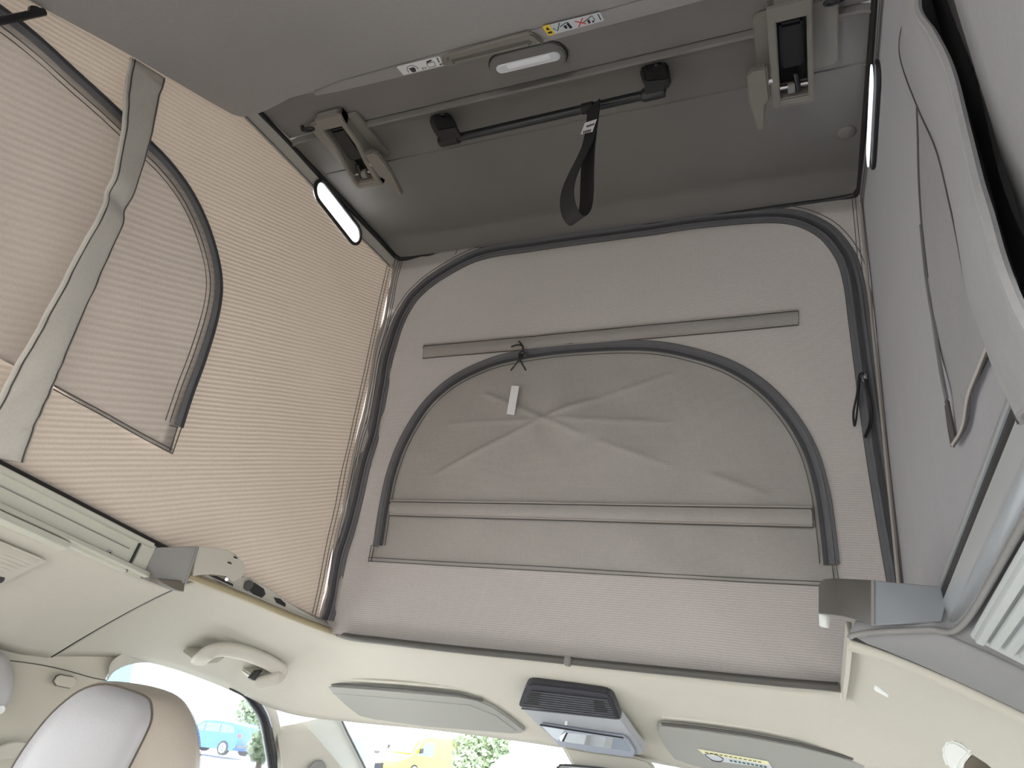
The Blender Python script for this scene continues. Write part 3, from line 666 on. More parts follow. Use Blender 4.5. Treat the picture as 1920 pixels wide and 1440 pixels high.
# ================================================================== LAMP
OFL = 0.006
lamp = empty('ceiling_lamp', roofpx(990, 112, 0.0), 'slim oval roof lamp with frosted lens below the bed board', 'lamp')
def rpoly(px, off): return [roofpx(*p, off) for p in px]
def rr(c0, c1, rad, off, n=8):
    a, b = roofpx(*c0, off), roofpx(*c1, off); d = (b-a).normalized(); s = ROOF_N.cross(d); out = []
    for c, st_ in ((b, -math.pi/2), (a, math.pi/2)):
        for k in range(n+1):
            t = st_+math.pi*k/n; out.append(c+rad*(math.cos(t)*d+math.sin(t)*s))
    return out
prism('bezel', rr((945, 123), (1035, 102), 0.026, 0.001), -ROOF_N*0.008, M_SHELL, lamp, 0.003, 2)
tube('bezel_gap', rr((945, 123), (1035, 102), 0.0268, 0.0035), 0.0016, M_BLACK, lamp, 6, closed=True)
ln = prism('lens', rr((940, 128), (1041, 104), 0.0095, 0.008), -ROOF_N*0.004, M_LENS, lamp, 0.002, 2)
prism('lens_core', rr((955, 125), (1028, 107), 0.0042, 0.0115), -ROOF_N*0.0012, mat('lens_core', (0.8, 0.82, 0.86), 0.2), ln, 0.0003, 1)

# ================================================================== PULL BAR
OB = 0.055
bar = empty('pull_bar', roofpx(1040, 215, 0.0), 'black tubular pull bar with two angled mounts on the roof lining', 'bar')
pa_, pb_ = roofpx(842, 262, OB), roofpx(1236, 172, OB)
tube('tube', [pa_.lerp(pb_, k/20) for k in range(21)], 0.0082, M_BLKTUBE, bar, 16)
def barmount(plate, arm, collar):
    p1 = prism('mount', rpoly(plate, 0.001), -ROOF_N*0.012, M_BLKPL, bar, 0.003, 2)
    # arm falls from the plate to the tube
    A_ = rpoly(arm[0], 0.010); B_ = rpoly(arm[1], OB+0.008)
    hexa('mount_arm', A_+B_, M_BLKPL, p1, 0.003, 2)
    c0, c1 = roofpx(*collar[0], OB), roofpx(*collar[1], OB)
    tube('collar', [c0, c0.lerp(c1, .1), c0.lerp(c1, .9), c1], [0.009, 0.0115, 0.0115, 0.0105], M_BLKPL, p1, 16)
    return p1
m1 = barmount([(806, 220), (812, 213), (838, 209), (846, 214), (858, 235), (850, 250), (822, 252), (812, 236)], ([(812, 225), (843, 216), (858, 240), (822, 250)], [(820, 243), (856, 236), (868, 258), (826, 270)]), [(824, 266), (860, 258)])
m2 = barmount([(1200, 128), (1206, 121), (1244, 113), (1253, 118), (1259, 150), (1252, 160), (1216, 160), (1206, 150)], ([(1205, 130), (1246, 118), (1258, 152), (1212, 162)], [(1210, 150), (1254, 146), (1247, 178), (1206, 188)]), [(1203, 180), (1246, 170)])
for mm_, p in ((m1, (829, 217)), (m2, (1230, 124))):
    c = roofpx(*p, 0.013); tube('screw', [c+ROOF_N*0.002, c-ROOF_N*0.0015], 0.0034, M_STEEL, mm_, 10)

# ================================================================== HANGING STRAP LOOP
yb = roofpx(1108, 197, OB).y - 0.012
strap = empty('hanging_strap', onY(1108, 197, yb), 'black webbing loop hanging from the pull bar', 'strap')
wdir = Vector((0.86, -0.5, 0)).normalized()
def band(name, px, wd, par, m=M_WEB, ys=None):
    c = cr([onY(p[0], p[1], yb+(ys[i] if ys else 0)) for i, p in enumerate(px)], 7); T = tangents(c)
    vs = []; fs = []
    for i, p in enumerate(c):
        wv = (wdir - T[i]*wdir.dot(T[i])).normalized(); nn = T[i].cross(wv).normalized()
        for s, t in ((-1, -1), (1, -1), (1, 1), (-1, 1)): vs.append(p+wv*wd*0.5*s+nn*0.0008*t)
    for i in range(len(c)-1):
        for k in range(4): fs.append((i*4+k, i*4+(k+1) % 4, (i+1)*4+(k+1) % 4, (i+1)*4+k))
    fs += [(3, 2, 1, 0), tuple((len(c)-1)*4+k for k in range(4))]
    return raw(name, vs, fs, m, par, False)
band('loop', [(1113, 196), (1111, 225), (1104, 262), (1092, 290), (1078, 318), (1066, 348), (1063, 375), (1068, 398), (1078, 412), (1088, 411), (1096, 398), (1100, 370), (1101, 330), (1103, 290), (1106, 262), (1111, 225), (1114, 197)], 0.030, strap, ys=[0, 0, 0, -.004, -.010, -.014, -.016, -.014, -.004, .004, .010, .012, .010, .006, .004, .002, 0])
cA, cB = pa_.lerp(pb_, 0.665), pa_.lerp(pb_, 0.715)
tube('bar_sleeve', [cA, cA.lerp(cB, .5), cB], 0.0098, M_WEB, strap, 16)
lab = prism('sewn_tag', [onY(*p, yb-0.012) for p in ((1097, 231), (1119, 224), (1111, 247), (1089, 252))], Vector((0, -0.0008, 0)), M_PAPER, strap); lab['label'] = 'white sewn tag with small print'
for k in range(4):
    prism('print_dash', [onY(1095+4*k-1+a, 246-k+b, yb-0.0136) for a, b in ((0, 0), (2, -1), (1, 4), (-1, 5))], Vector((0, -0.0003, 0)), M_INK, lab, smooth=False)
for k in range(5):
    prism('print_dash', [onY(1100+3*k+a, 236-k+b, yb-0.0136) for a, b in ((0, 0), (2, -1), (2, 2), (0, 3))], Vector((0, -0.0003, 0)), M_INK, lab, smooth=False)

# ================================================================== ROOF LATCHES
def latch(s, lab, lev):
    e = empty('roof_latch', roof(s*0.438, 0.4, 0), lab, 'latch', 'roof latches')
    R = lambda x, d, o: roof(s*x+(0.024 if s < 0 else 0.0), d+0.011, o)
    # base plate with ears and rounded corners
    pl_ = []
    for cx_, cy_, a0 in ((0.497, 0.462, 0), (0.394, 0.462, 1), (0.394, 0.352, 2), (0.497, 0.352, 3)):
        for k in range(5):
            a = math.pi/2*(a0+k/4); pl_.append((cx_+0.010*math.cos(a), cy_+0.010*math.sin(a)))
    prism('base_plate', [R(x, d, 0.0) for x, d in pl_], -ROOF_N*0.010, M_BEIGEPL, e, 0.003, 2)
    # housing: two cheeks, a bridge and a lip
    prof = [(0.492, 0.004), (0.492, 0.022), (0.470, 0.030), (0.420, 0.034), (0.380, 0.050), (0.340, 0.060), (0.322, 0.060), (0.318, 0.052), (0.325, 0.006)]
    h = prism('housing', [R(0.405, d, o) for d, o in prof], Vector((s*0.013, 0, 0)), M_BEIGEPL, e, 0.002, 2)
    prism('housing_cheek', [R(0.461, d, o) for d, o in prof], Vector((s*0.009, 0, 0)), M_BEIGEPL, h, 0.002, 2)
    prism('housing_bridge', [R(0.405, d, o) for d, o in ((0.492, 0.004), (0.492, 0.022), (0.474, 0.029), (0.466, 0.029), (0.468, 0.004))], Vector((s*0.065, 0, 0)), M_BEIGEPL, h, 0.002, 2)
    prism('housing_lip', [R(0.405, d, o) for d, o in ((0.337, 0.012), (0.337, 0.056), (0.330, 0.0605), (0.318, 0.058), (0.318, 0.012))], Vector((s*0.065, 0, 0)), M_BEIGEPL, h, 0.002, 2)
    hexa('hook_well', [R(0.418, 0.466, 0.006), R(0.461, 0.466, 0.006), R(0.461, 0.336, 0.010), R(0.418, 0.336, 0.010), R(0.418, 0.466, 0.012), R(0.461, 0.466, 0.012), R(0.461, 0.336, 0.020), R(0.418, 0.336, 0.020)], M_BLACK, e, 0.0005, 1)
    hexa('hook', [R(0.421, 0.458, 0.012), R(0.456, 0.458, 0.012), R(0.456, 0.375, 0.020), R(0.421, 0.375, 0.020), R(0.421, 0.455, 0.022), R(0.456, 0.455, 0.022), R(0.456, 0.380, 0.036), R(0.421, 0.380, 0.036)], M_BLKTUBE, e, 0.004, 2)
    tube('hook_pin', [R(0.417, 0.352, 0.046), R(0.462, 0.352, 0.046)], 0.004, M_STEEL, e, 10)
    tube('roller', [R(0.430, 0.350, 0.048), R(0.441, 0.350, 0.048)], 0.009, M_GREYPL, e, 14)
    tube('pawl', [R(0.443, 0.372, 0.040), R(0.446, 0.345, 0.052)], 0.005, M_BLKTUBE, e, 8)
    tube('lever_shaft', [R(0.385, 0.372, 0.046), R(0.408, 0.372, 0.046)], 0.0065, M_STEEL, e, 12)
    # paddle lever
    lv = [R(x, d, o) for x, d, o in lev]
    t_ = (lv[1]-lv[0]).cross(lv[-1]-lv[0]).normalized()
    if t_.dot(ROOF_N) > 0: t_ = -t_
    prism('lever', lv, -t_*0.013, M_BEIGEPL, e, 0.003, 2)
    return e
LEV = [(0.369, 0.400, 0.052), (0.378, 0.408, 0.052), (0.400, 0.408, 0.052), (0.402, 0.345, 0.060), (0.394, 0.336, 0.061), (0.390, 0.284, 0.066), (0.377, 0.283, 0.066), (0.367, 0.345, 0.060)]
latch(1, 'taupe roof latch with black hook and lever at the right, partly sunlit', LEV)
LEVL = [(0.335, 0.400, 0.052), (0.344, 0.414, 0.050), (0.372, 0.414, 0.050), (0.376, 0.372, 0.056), (0.365, 0.345, 0.060), (0.350, 0.290, 0.064), (0.339, 0.293, 0.064), (0.334, 0.345, 0.060)]
latch(-1, 'taupe roof latch with black hook beside the oval vent window in the sunlit cloth', LEV)

# cord eyelets
def eyelet(px, lab, s):
    c = roofpx(*px, 0.012); e = empty('cord_eyelet', c, lab, 'eyelet', 'black eyelets on the roof lining')
    ring = [c+0.010*math.cos(a)*Vector((1, 0, 0))+0.0055*math.sin(a)*ROOF_B-ROOF_N*0.002*math.sin(a) for a in [2*math.pi*k/16 for k in range(16)]]
    tube('ring', ring, 0.0028, M_BLACK, e, 8, closed=True)
    tube('stem', [c-Vector((s*0.009, 0, 0)), c-Vector((s*0.018, 0, 0))+ROOF_N*0.004, c-Vector((s*0.022, 0, 0))+ROOF_N*0.014], 0.0042, M_BLACK, e, 8)
eyelet((580, 243), 'small black eyelet left of the latch by the vent window', 1)
eyelet((1560, 4), 'small black eyelet right of the sunlit latch at the top edge', -1)

# ================================================================== LOWER HEADLINER (trim_2) and side panels
def lerp3(a, b, t): return Vector(a).lerp(Vector(b), t)
def loft(name, cols, rows, m, parent=None, nsub=8, prof=1.45, lip=0.008):
    C0 = cr([Vector(c[0]) for c in cols], nsub); C1 = cr([Vector(c[1]) for c in cols], nsub)
    N = len(C0); vs = []; fs = []
    ts = [0, 0.0, 0.02, 0.05, 0.1]+[0.1+0.9*k/rows for k in range(1, rows+1)]
    for a, b in zip(C0, C1):
        for j, t in enumerate(ts):
            p = a.lerp(b, t); p.z = a.z+(b.z-a.z)*(0.25*t+0.75*t**prof)
            if j == 0: p = a+Vector((0, 0, 0.03)) + (a-b).normalized()*(-0.012)
            elif j == 1: p.z += lip*0.9
            elif j == 2: p.z += lip*0.35
            vs.append(p)
    n = len(ts)
    for i in range(N-1):
        for j in range(n-1): fs.append((i*n+j, i*n+j+1, (i+1)*n+j+1, (i+1)*n+j))
    return raw(name, vs, fs, m, parent, True)
YS = -0.372
cols = [((-0.535, YS, -0.022), (-0.80, YS, -0.178)), ((-0.535, -0.25, -0.018), (-0.80, -0.25, -0.150)), ((-0.533, -0.12, -0.014), (-0.80, -0.12, -0.138)),
        ((-0.530, -0.02, -0.012), (-0.80, 0.03, -0.140)), ((-0.522, 0.030, -0.012), (-0.785, 0.15, -0.150)), ((-0.500, 0.052, -0.012), (-0.735, 0.25, -0.155)),
        ((-0.45, 0.055, -0.012), (-0.62, 0.33, -0.142)), ((-0.32, 0.055, -0.012), (-0.40, 0.40, -0.122)), ((-0.1, 0.055, -0.012), (-0.12, 0.43, -0.112)),
        ((0.12, 0.055, -0.012), (0.14, 0.43, -0.112)), ((0.30, 0.055, -0.012), (0.40, 0.40, -0.122)), ((0.42, 0.050, -0.012), (0.62, 0.33, -0.142)),
        ((0.452, 0.03, -0.012), (0.735, 0.25, -0.155)), ((0.462, -0.02, -0.014), (0.785, 0.13, -0.150)), ((0.463, -0.12, -0.018), (0.80, -0.02, -0.140)), ((0.463, -0.25, -0.022), (0.80, -0.22, -0.150)), ((0.463, YS, -0.026), (0.80, YS, -0.178))]
hl = loft('trim_2', cols, 14, M_HEAD); tag(hl, 'cream fabric headliner around the front of the roof opening', kind='structure')
hl.modifiers.new('t', 'SOLIDIFY').thickness = 0.004
# dark sill seal along the foot of the front cloth, with its joint clip
gold_ = cr([onX(*p, -0.530) for p in ((352, 1079), (400, 1097), (470, 1124), (540, 1153), (600, 1176), (632, 1187))], 5)
dark_ = cr([onX(632, 1187, -0.530)]+[onY(*p, -0.008) for p in ((660, 1195), (720, 1202), (850, 1217), (1000, 1232), (1150, 1248), (1300, 1263), (1450, 1278), (1545, 1286), (1572, 1288))], 5)
sl = tube('trim_3', dark_, 0.0068, M_SILLSEAL, None, 8); tag(sl, 'dark rubber seal along the foot of the front cloth', kind='structure')
sg = tube('trim_4', gold_, 0.0066, M_GOLD, None, 8); tag(sg, 'bronze coloured seal along the left foot of the opening', kind='structure')
jc = onY(1065, 1240, -0.012)
box('joint_clip', jc-Vector((0.006, 0.008, 0.008)), jc+Vector((0.006, 0.008, 0.008)), M_GREYPL, sl, 0.002)
# rear side panels left and right of the opening
colsL = [((-0.562, -1.9, -0.062), (-0.80, -1.9, -0.20)), ((-0.562, -1.2, -0.060), (-0.80, -1.2, -0.20)), ((-0.562, -0.7, -0.058), (-0.80, -0.7, -0.195)), ((-0.560, -0.46, -0.056), (-0.80, -0.46, -0.19)), ((-0.550, -0.41, -0.046), (-0.80, -0.41, -0.186)), ((-0.54, -0.385, -0.032), (-0.80, -0.379, -0.182))]
pl5 = loft('trim_5', colsL, 12, M_HEAD, None, 6, 1.3); tag(pl5, 'cream storage flap panel of the left headliner behind a dark joint', kind='structure')
colsR = [((0.463, -0.384, -0.030), (0.80, -0.379, -0.182)), ((0.468, -0.402, -0.032), (0.80, -0.40, -0.184)), ((0.49, -0.428, -0.034), (0.80, -0.43, -0.186)), ((0.53, -0.452, -0.035), (0.80, -0.46, -0.19)), ((0.556, -0.475, -0.036), (0.80, -0.50, -0.192)), ((0.560, -0.70, -0.038), (0.80, -0.72, -0.20)), ((0.560, -1.2, -0.040), (0.80, -1.2, -0.20)), ((0.560, -1.9, -0.040), (0.80, -1.9, -0.20))]
pl6 = loft('trim_6', colsR, 12, mat('grey_headliner', (0.23, 0.23, 0.24), 0.88, bump=0.35, bscale=750), None, 6, 1.3); tag(pl6, 'grey padded panel of the right headliner beside the ribbed vent', kind='structure')
for p in (pl5, pl6): p.modifiers.new('t', 'SOLIDIFY').thickness = 0.006
# dark joints
def profline(a, b, prof=1.35, n=24, dz=0.002, t0=0.0, t1=1.0):
    a = Vector(a); b = Vector(b); out = []
    for k in range(n+1):
        t = t0+(t1-t0)*k/n; p = a.lerp(b, t); p.z = a.z+(b.z-a.z)*(0.25*t+0.75*t**prof)+dz; out.append(p)
    return out
jl = tube('panel_joint', profline((-0.535, -0.378, -0.026), (-0.80, -0.376, -0.180), dz=0.001), 0.0022, M_BLACK, pl5, 6)
jr = tube('panel_joint', profline((0.463, -0.379, -0.028), (0.80, -0.376, -0.180), dz=0.001), 0.0034, M_BLACK, pl6, 6)
tube('panel_piping', [p+Vector((0, -0.010, -0.001)) for p in cr([Vector(c[0]) for c in colsR], 8)], 0.0032, M_GREYPL, pl6, 8)
tube('panel_piping', [p+Vector((0, 0, -0.002)) for p in cr([Vector(c[0]) for c in colsL[2:]], 8)], 0.0035, M_HEAD, pl5, 8)

# ================================================================== SIDE RAILS
rl = empty('side_rail', (-0.556, -1.0, -0.06), 'cream aluminium rail along the foot of the sunlit cloth', 'rail', 'side rails of the roof opening')
def extr(name, prof, y0, y1, m, par, bev=0.0012):
    return prism(name, [Vector((x, y0, z)) for x, z in prof], Vector((0, y1-y0, 0)), m, par, bev, 1)
Y0 = -2.2
extr('rail_body', [(-0.568, -0.004), (-0.552, -0.006), (-0.552, -0.060), (-0.568, -0.062)], Y0, -0.505, M_RAIL, rl)
extr('rail_ridge', [(-0.553, -0.004), (-0.545, -0.004), (-0.545, -0.012), (-0.553, -0.013)], Y0, -0.485, M_RAIL, rl)
extr('rail_ridge', [(-0.553, -0.047), (-0.543, -0.046), (-0.541, -0.054), (-0.553, -0.056)], Y0, -0.47, M_RAIL, rl)
extr('rail_lip', [(-0.553, -0.058), (-0.538, -0.056), (-0.536, -0.066), (-0.553, -0.070)], Y0, -0.62, M_RAIL, rl)
extr('rail_groove', [(-0.5525, -0.026), (-0.5505, -0.026), (-0.5505, -0.0275), (-0.5525, -0.0275)], Y0, -0.52, M_GREYPL, rl, 0)
box('rail_end', (-0.566, -0.505, -0.058), (-0.5505, -0.475, -0.004), M_RAIL, rl, 0.002)
box('rail_joint', (-0.553, -0.509, -0.056), (-0.5495, -0.506, -0.010), M_BLACK, rl)
c = onX(205, 1037, -0.5505); tube('screw', [c-LN*0.002, c+LN*0.0012], 0.0045, M_STEEL, rl, 12); tube('screw_socket', [c, c+LN*0.0016], 0.0018, M_BLACK, rl, 8)
# dark channel between the cloth and the rail
sl2 = extr('trim_7', [(-0.562, 0.004), (-0.548, 0.002), (-0.546, -0.006), (-0.562, -0.006)], Y0, -0.44, M_BLACK, None); tag(sl2, 'black rubber channel between sunlit cloth and aluminium rail', kind='structure')
rr_ = empty('side_rail', (0.556, -1.0, -0.03), 'silver aluminium rail along the foot of the shaded cloth', 'rail', 'side rails of the roof opening')
extr('rail_ridge', [(0.566, 0.020), (0.548, 0.018), (0.546, 0.008), (0.566, 0.008)], Y0, -0.44, M_RAILR, rr_)
extr('rail_slot', [(0.566, 0.009), (0.5485, 0.009), (0.5495, -0.002), (0.566, -0.002)], Y0, -0.445, M_BLACK, rr_)
extr('rail_body', [(0.570, -0.001), (0.5485, -0.001), (0.551, -0.018), (0.553, -0.026), (0.570, -0.030)], Y0, -0.45, M_RAILR, rr_, 0.002)

# ================================================================== ROOF BRACKETS (folded sheet metal)
bl = empty('roof_bracket', (-0.55, -0.4, 0.0), 'grey folded metal bracket at the end of the cream rail', 'bracket', 'metal brackets of the lifting roof')
def quad_sheet(name, pts, th, m, par, bev=0.001):
    n_ = (pts[1]-pts[0]).cross(pts[2]-pts[0]).normalized()
    return prism(name, pts, n_*th, m, par, bev, 1)
# two plates: one square to the rail facing the rear, one along the rail
yA, yB = -0.47, -0.40
b1 = [onX(*p, -0.548) for p in ((262, 1083), (300, 1025), (302, 1026))]
bpts1 = [Vector((-0.556, -0.478, -0.030)), onX(270, 1030, -0.554), onX(322, 1023, -0.540), onX(372, 1026, -0.512), onX(345, 1092, -0.512), onX(295, 1084, -0.535)]
q0, q1, q2, q3 = onX(280, 1026, -0.556), onX(371, 1025, -0.510), onX(348, 1094, -0.510), onX(264, 1084, -0.556)
quad_sheet('end_plate', [q0, q1, q2, q3], 0.003, M_GREYPL, bl)
side = [(371, 1025), (405, 1027), (425, 1031), (445, 1041), (458, 1058), (462, 1070), (452, 1084), (438, 1090), (425, 1080), (395, 1076), (362, 1080)]
sp1 = [onX(p[0], p[1], -0.512) for p in side]
prism('side_plate', sp1, Vector((-0.003, 0, 0)), M_CREAMPL, bl, 0.0008, 1)
tube('fold_edge', [q1, q2], 0.0022, M_GREYPL, bl, 8)
for p in ((441, 1045), (430, 1055)):
    prism('slot', [onX(p[0]+a, p[1]+b, -0.511) for a, b in ((-3, -2), (3, 0), (3, 3), (-3, 1))], Vector((0.0015, 0, 0)), M_BLACK, bl)
prism('base_foot', [onX(*p, -0.514) for p in ((295, 1084), (348, 1090), (345, 1110), (330, 1106), (300, 1090))], Vector((-0.02, 0, 0)), mat('brown_plastic', (0.11, 0.095, 0.075), 0.5), bl, 0.001, 1)
# latch receiver strip ahead of the bracket
rc = empty('latch_receiver', onX(480, 1105, -0.52), 'low pale receiver strip with black recesses ahead of the left bracket', 'latch receiver')
prism('strip', [onX(*p, -0.538) for p in ((372, 1079), (400, 1077), (440, 1088), (456, 1080), (475, 1086), (500, 1100), (540, 1128), (560, 1140), (592, 1158), (590, 1164), (520, 1136), (450, 1108), (372, 1084))], Vector((-0.016, 0, 0)), M_CREAMPL, rc, 0.0015, 1)
for pp in ([(384, 1078), (405, 1080), (436, 1095), (436, 1102), (410, 1092)], [(464, 1091), (476, 1092), (494, 1104), (497, 1114), (490, 1121), (474, 1114), (462, 1102)], [(513, 1120), (524, 1122), (535, 1132), (534, 1138), (518, 1130)]):
    prism('recess', [onX(*p, -0.5372) for p in pp], Vector((0.0014, 0, 0)), M_BLACK, rc)
tube('recess_bolt', [onX(425, 1086, -0.536), onX(425, 1086, -0.531)], 0.0035, M_STEEL, rc, 8)
tube('knob', [onX(466, 1098, -0.537), onX(466, 1098, -0.530)], [0.010, 0.008], M_BLKPL, rc, 10)

br = empty('roof_bracket', (0.5, -0.42, 0.02), 'blue-grey and dark folded metal bracket at the end of the silver rail', 'bracket', 'metal brackets of the lifting roof')
YB = -0.452
A0 = [onY(*p, -0.455) for p in ((1637, 1088), (1782, 1101), (1766, 1166), (1637, 1172))]
prism('end_plate', A0, Vector((0, 0.003, 0)), mat('bluegrey_metal', (0.20, 0.215, 0.24), 0.5), br, 0.001, 1)
P1 = onY(1637, 1088, -0.455); P2 = onY(1637, 1172, -0.455)
SP = [(1637, 1088), (1560, 1084), (1543, 1086), (1534, 1096), (1534, 1150), (1580, 1156), (1637, 1171)]
def yat(px): return -0.455+0.10*min(1, (1637-px)/100)
front_side = [onY(p[0], p[1], yat(p[0])) for p in SP]
prism('side_plate', front_side, Vector((0.003, 0, 0)), mat('dark_taupe_metal', (0.085, 0.080, 0.075), 0.5), br, 0.001, 1)
prism('hook_tab', [onY(p[0], p[1], -0.357) for p in ((1534, 1150), (1550, 1152), (1549, 1176), (1535, 1174))], Vector((0.004, 0.004, 0)), M_WHITE, br, 0.001, 1)
tube('fold_edge', [P1, P2], 0.002, M_GREYPL, br, 8)
tube('post', [onY(1626, 1162, -0.40), onY(1624, 1196, -0.40)], 0.007, M_GREYPL, br, 10)
# vertical cover at the inner right edge of the opening
ec = prism('trim_8', [Vector((0.461, y, z)) for y, z in ((-0.395, -0.030), (-0.36, -0.004), (0.0, 0.004), (0.03, -0.012), (0.0, -0.022), (-0.2, -0.030))], Vector((0.006, 0, 0)), M_CREAMPL, None, 0.001, 1); tag(ec, 'narrow pale plastic edge cover at the right of the opening', kind='structure')

# ================================================================== RIBBED LAMPS / VENTS ON THE SIDE PANELS
def ribbed(name, cols_inner, sgn, y0, y1, t0, t1, nr, m, lab, cat, dz):
    base = (-0.562 if sgn < 0 else 0.560)
    zi = -0.058 if sgn < 0 else -0.037; zo = -0.197
    def S(y, t, h):
        x = base+(sgn*0.80-base)*t; z = zi+(zo-zi)*(0.25*t+0.75*t**1.3); return Vector((x, y, z-h))
    e = empty(name, S((y0+y1)/2, (t0+t1)/2, 0), lab, cat)
    fr = [S(y0, t0, dz), S(y1, t0, dz), S(y1, t1, dz), S(y0, t1, dz)]
    prism('frame', fr, Vector((0, 0, -0.004)), m, e, 0.0015, 1)
    for k in range(nr):
        a = t0+(t1-t0)*(0.02+0.95*k/nr); b = a+(t1-t0)*0.95/nr*0.62
        sk = 0.10*(a-t0)
        hexa('rib', [S(y0+0.01, a, dz+.002), S(y1-0.004-sk, a, dz+.002), S(y1-0.004-sk, b, dz+.002), S(y0+0.01, b, dz+.002), S(y0+0.01, a, dz+.011), S(y1-0.009-sk, a, dz+.011), S(y1-0.009-sk, b, dz+.011), S(y0+0.01, b, dz+.011)], m, e, 0.0008, 1)
    return e, S
rbL, SLf = ribbed('ribbed_lamp', None, -1, -1.0, -0.600, 0.16, 0.52, 10, M_CREAMPL, 'cream ribbed lamp panel in the left headliner flap', 'lamp', 0.004)
tube('button', [onX(-2, 1085, -0.66), onX(0, 1086, -0.655)], 0.006, M_BLACK, rbL, 10)
rbR, SRf = ribbed('ribbed_vent', None, 1, -1.15, -0.480, 0.012, 0.40, 9, mat('vent_white', (0.46, 0.49, 0.49), 0.5), 'white ribbed air vent panel in the right headliner', 'air vent', 0.004)
bq = [SRf(-0.60, 0.38, 0.012), SRf(-0.575, 0.38, 0.012), SRf(-0.575, 0.50, 0.012), SRf(-0.60, 0.50, 0.012)]
prism('switch', bq, Vector((0, 0, -0.006)), M_CONSOLED, rbR, 0.002, 1)

# ================================================================== LEFT DOOR, PILLARS, WINDSCREEN
XD = -0.80
win_px = [(196, 1500), (200, 1320), (203, 1275), (225, 1253), (262, 1243), (300, 1245), (350, 1258), (410, 1279), (450, 1295), (480, 1318), (495, 1345), (505, 1390), (513, 1440), (522, 1500)]
wyz = [(onX(*p, XD).y, onX(*p, XD).z) for p in win_px]
wy = [(q.x, q.y) for q in cr([Vector((a, b, 0)) for a, b in wyz], 5)]
# door trim sheet with the window opening: a ring between the outline and the window contour
outer = []
cen = Vector((sum(a for a, b in wy)/len(wy), -0.45))
top_line = lambda y: -0.118
for (a, b) in wy:
    d = Vector((a-cen.x, b-cen.y)); d.normalize(); outer.append((a+d.x*0.02, b+d.y*0.02))
# pillar between door and cabin (behind the window)
Zt = -0.16
bpil = prism('trim_9', [Vector((XD-0.005, y, z)) for y, z in ([(-0.88, -0.12), (-0.12, -0.12)] + [(q[0]-0.002, q[1]+0.002) for q in reversed(wy[:21])] + [(-0.27, -0.9), (-0.88, -0.9)])], Vector((-0.012, 0, 0)), mat('pillar_cream', (0.47, 0.45, 0.39), 0.75, bump=0.2, bscale=800), None, 0.001, 1)
tag(bpil, 'cream fabric covered pillar beside the headrest', kind='structure')
# button cover on the pillar
pb = [onX(*p, XD+0.008) for p in ((100, 1277), (106, 1268), (112, 1265), (136, 1269), (143, 1275), (138, 1286), (131, 1290), (105, 1285))]
b2 = prism('plug_cover', pb, Vector((0.004, 0, 0)), MATS['pillar_cream'], bpil, 0.001, 1)
tube('plug_gap', [p-Vector((0.001, 0, 0)) for p in pb], 0.0014, M_SILLSEAL, bpil, 6, closed=True)
tube('trim_seam', cr([onX(*p, XD+0.009) for p in ((-40, 1232), (60, 1244), (120, 1256), (170, 1270), (200, 1276))], 5), 0.0011, M_SILLSEAL, bpil, 6)
prism('handle_recess', cr([onX(*p, XD+0.008) for p in ((-30, 1408), (0, 1398), (25, 1390), (60, 1394), (70, 1410), (40, 1420), (0, 1425), (-30, 1430))], 4, True), Vector((0.006, 0, 0)), M_CREAMPL, bpil, 0.002, 1)
# upper band of the door frame, following the window contour
band_ = []
i0 = 10
C = wy[i0:]
vs = []; fs = []
for k, (a, b) in enumerate(C):
    t = k/(len(C)-1)
    d = Vector((a-cen.x, b-cen.y)); d.normalize()
    vs += [Vector((XD, a, b)), Vector((XD+0.004, a+d.x*0.012, b+d.y*0.012)), Vector((XD+0.012, a+d.x*0.03, b+d.y*0.03)), Vector((XD-0.012, a, b))]
for k in range(len(C)-1):
    a = k*4; b = a+4; fs += [(a+3, b+3, b, a), (a, b, b+1, a+1), (a+1, b+1, b+2, a+2)]
df = raw('door_1', vs, fs, M_HEAD, None, True); tag(df, 'cream upper frame of the left front door', kind='structure')
# black seal on the front run of the window
sealp = cr([onX(*p, XD+0.006) for p in ((430, 1290), (462, 1302), (482, 1322), (496, 1350), (505, 1395), (512, 1440), (520, 1500))], 6)
tube('window_seal', sealp, [0.002+0.011*min(1, k/10) for k in range(len(sealp))], M_BLKTUBE, df, 10)
# glass
gw = prism('window_3', [Vector((XD-0.008, a, b)) for a, b in wy], Vector((-0.003, 0, 0)), M_WIND, None, smooth=False); tag(gw, 'clear side window of the left front door', kind='structure')
# A pillar
apx = [(516, 1362), (552, 1356), (600, 1345), (632, 1336), (640, 1352), (665, 1400), (690, 1450), (720, 1520), (540, 1520), (528, 1440)]
def apl(p): # plane between the door plane and the windscreen
    return onpl(p[0], p[1], Vector((-0.78, 0.29, -0.2)), Vector((0.80, -0.60, 0.0)).normalized())
ap = prism('trim_10', [apl(p) for p in apx], Vector((-0.01, 0.012, 0)), mat('pillar_light', (0.46, 0.44, 0.39), 0.6, bump=0.15, bscale=900), None, 0.002, 1); tag(ap, 'pale plastic cover of the left windscreen pillar', kind='structure')
tube('pillar_edge', [apl(p)+Vector((0.004, -0.004, 0)) for p in ((633, 1336), (650, 1372), (668, 1408), (692, 1456))], 0.003, M_SILLSEAL, ap, 6)
prism('pillar_speaker', [apl(p)+Vector((0.002, -0.002, 0)) for p in ((575, 1440), (590, 1425), (605, 1425), (612, 1440), (612, 1470), (575, 1470))], Vector((0.006, -0.008, 0)), M_GREYPL, ap, 0.003, 2)
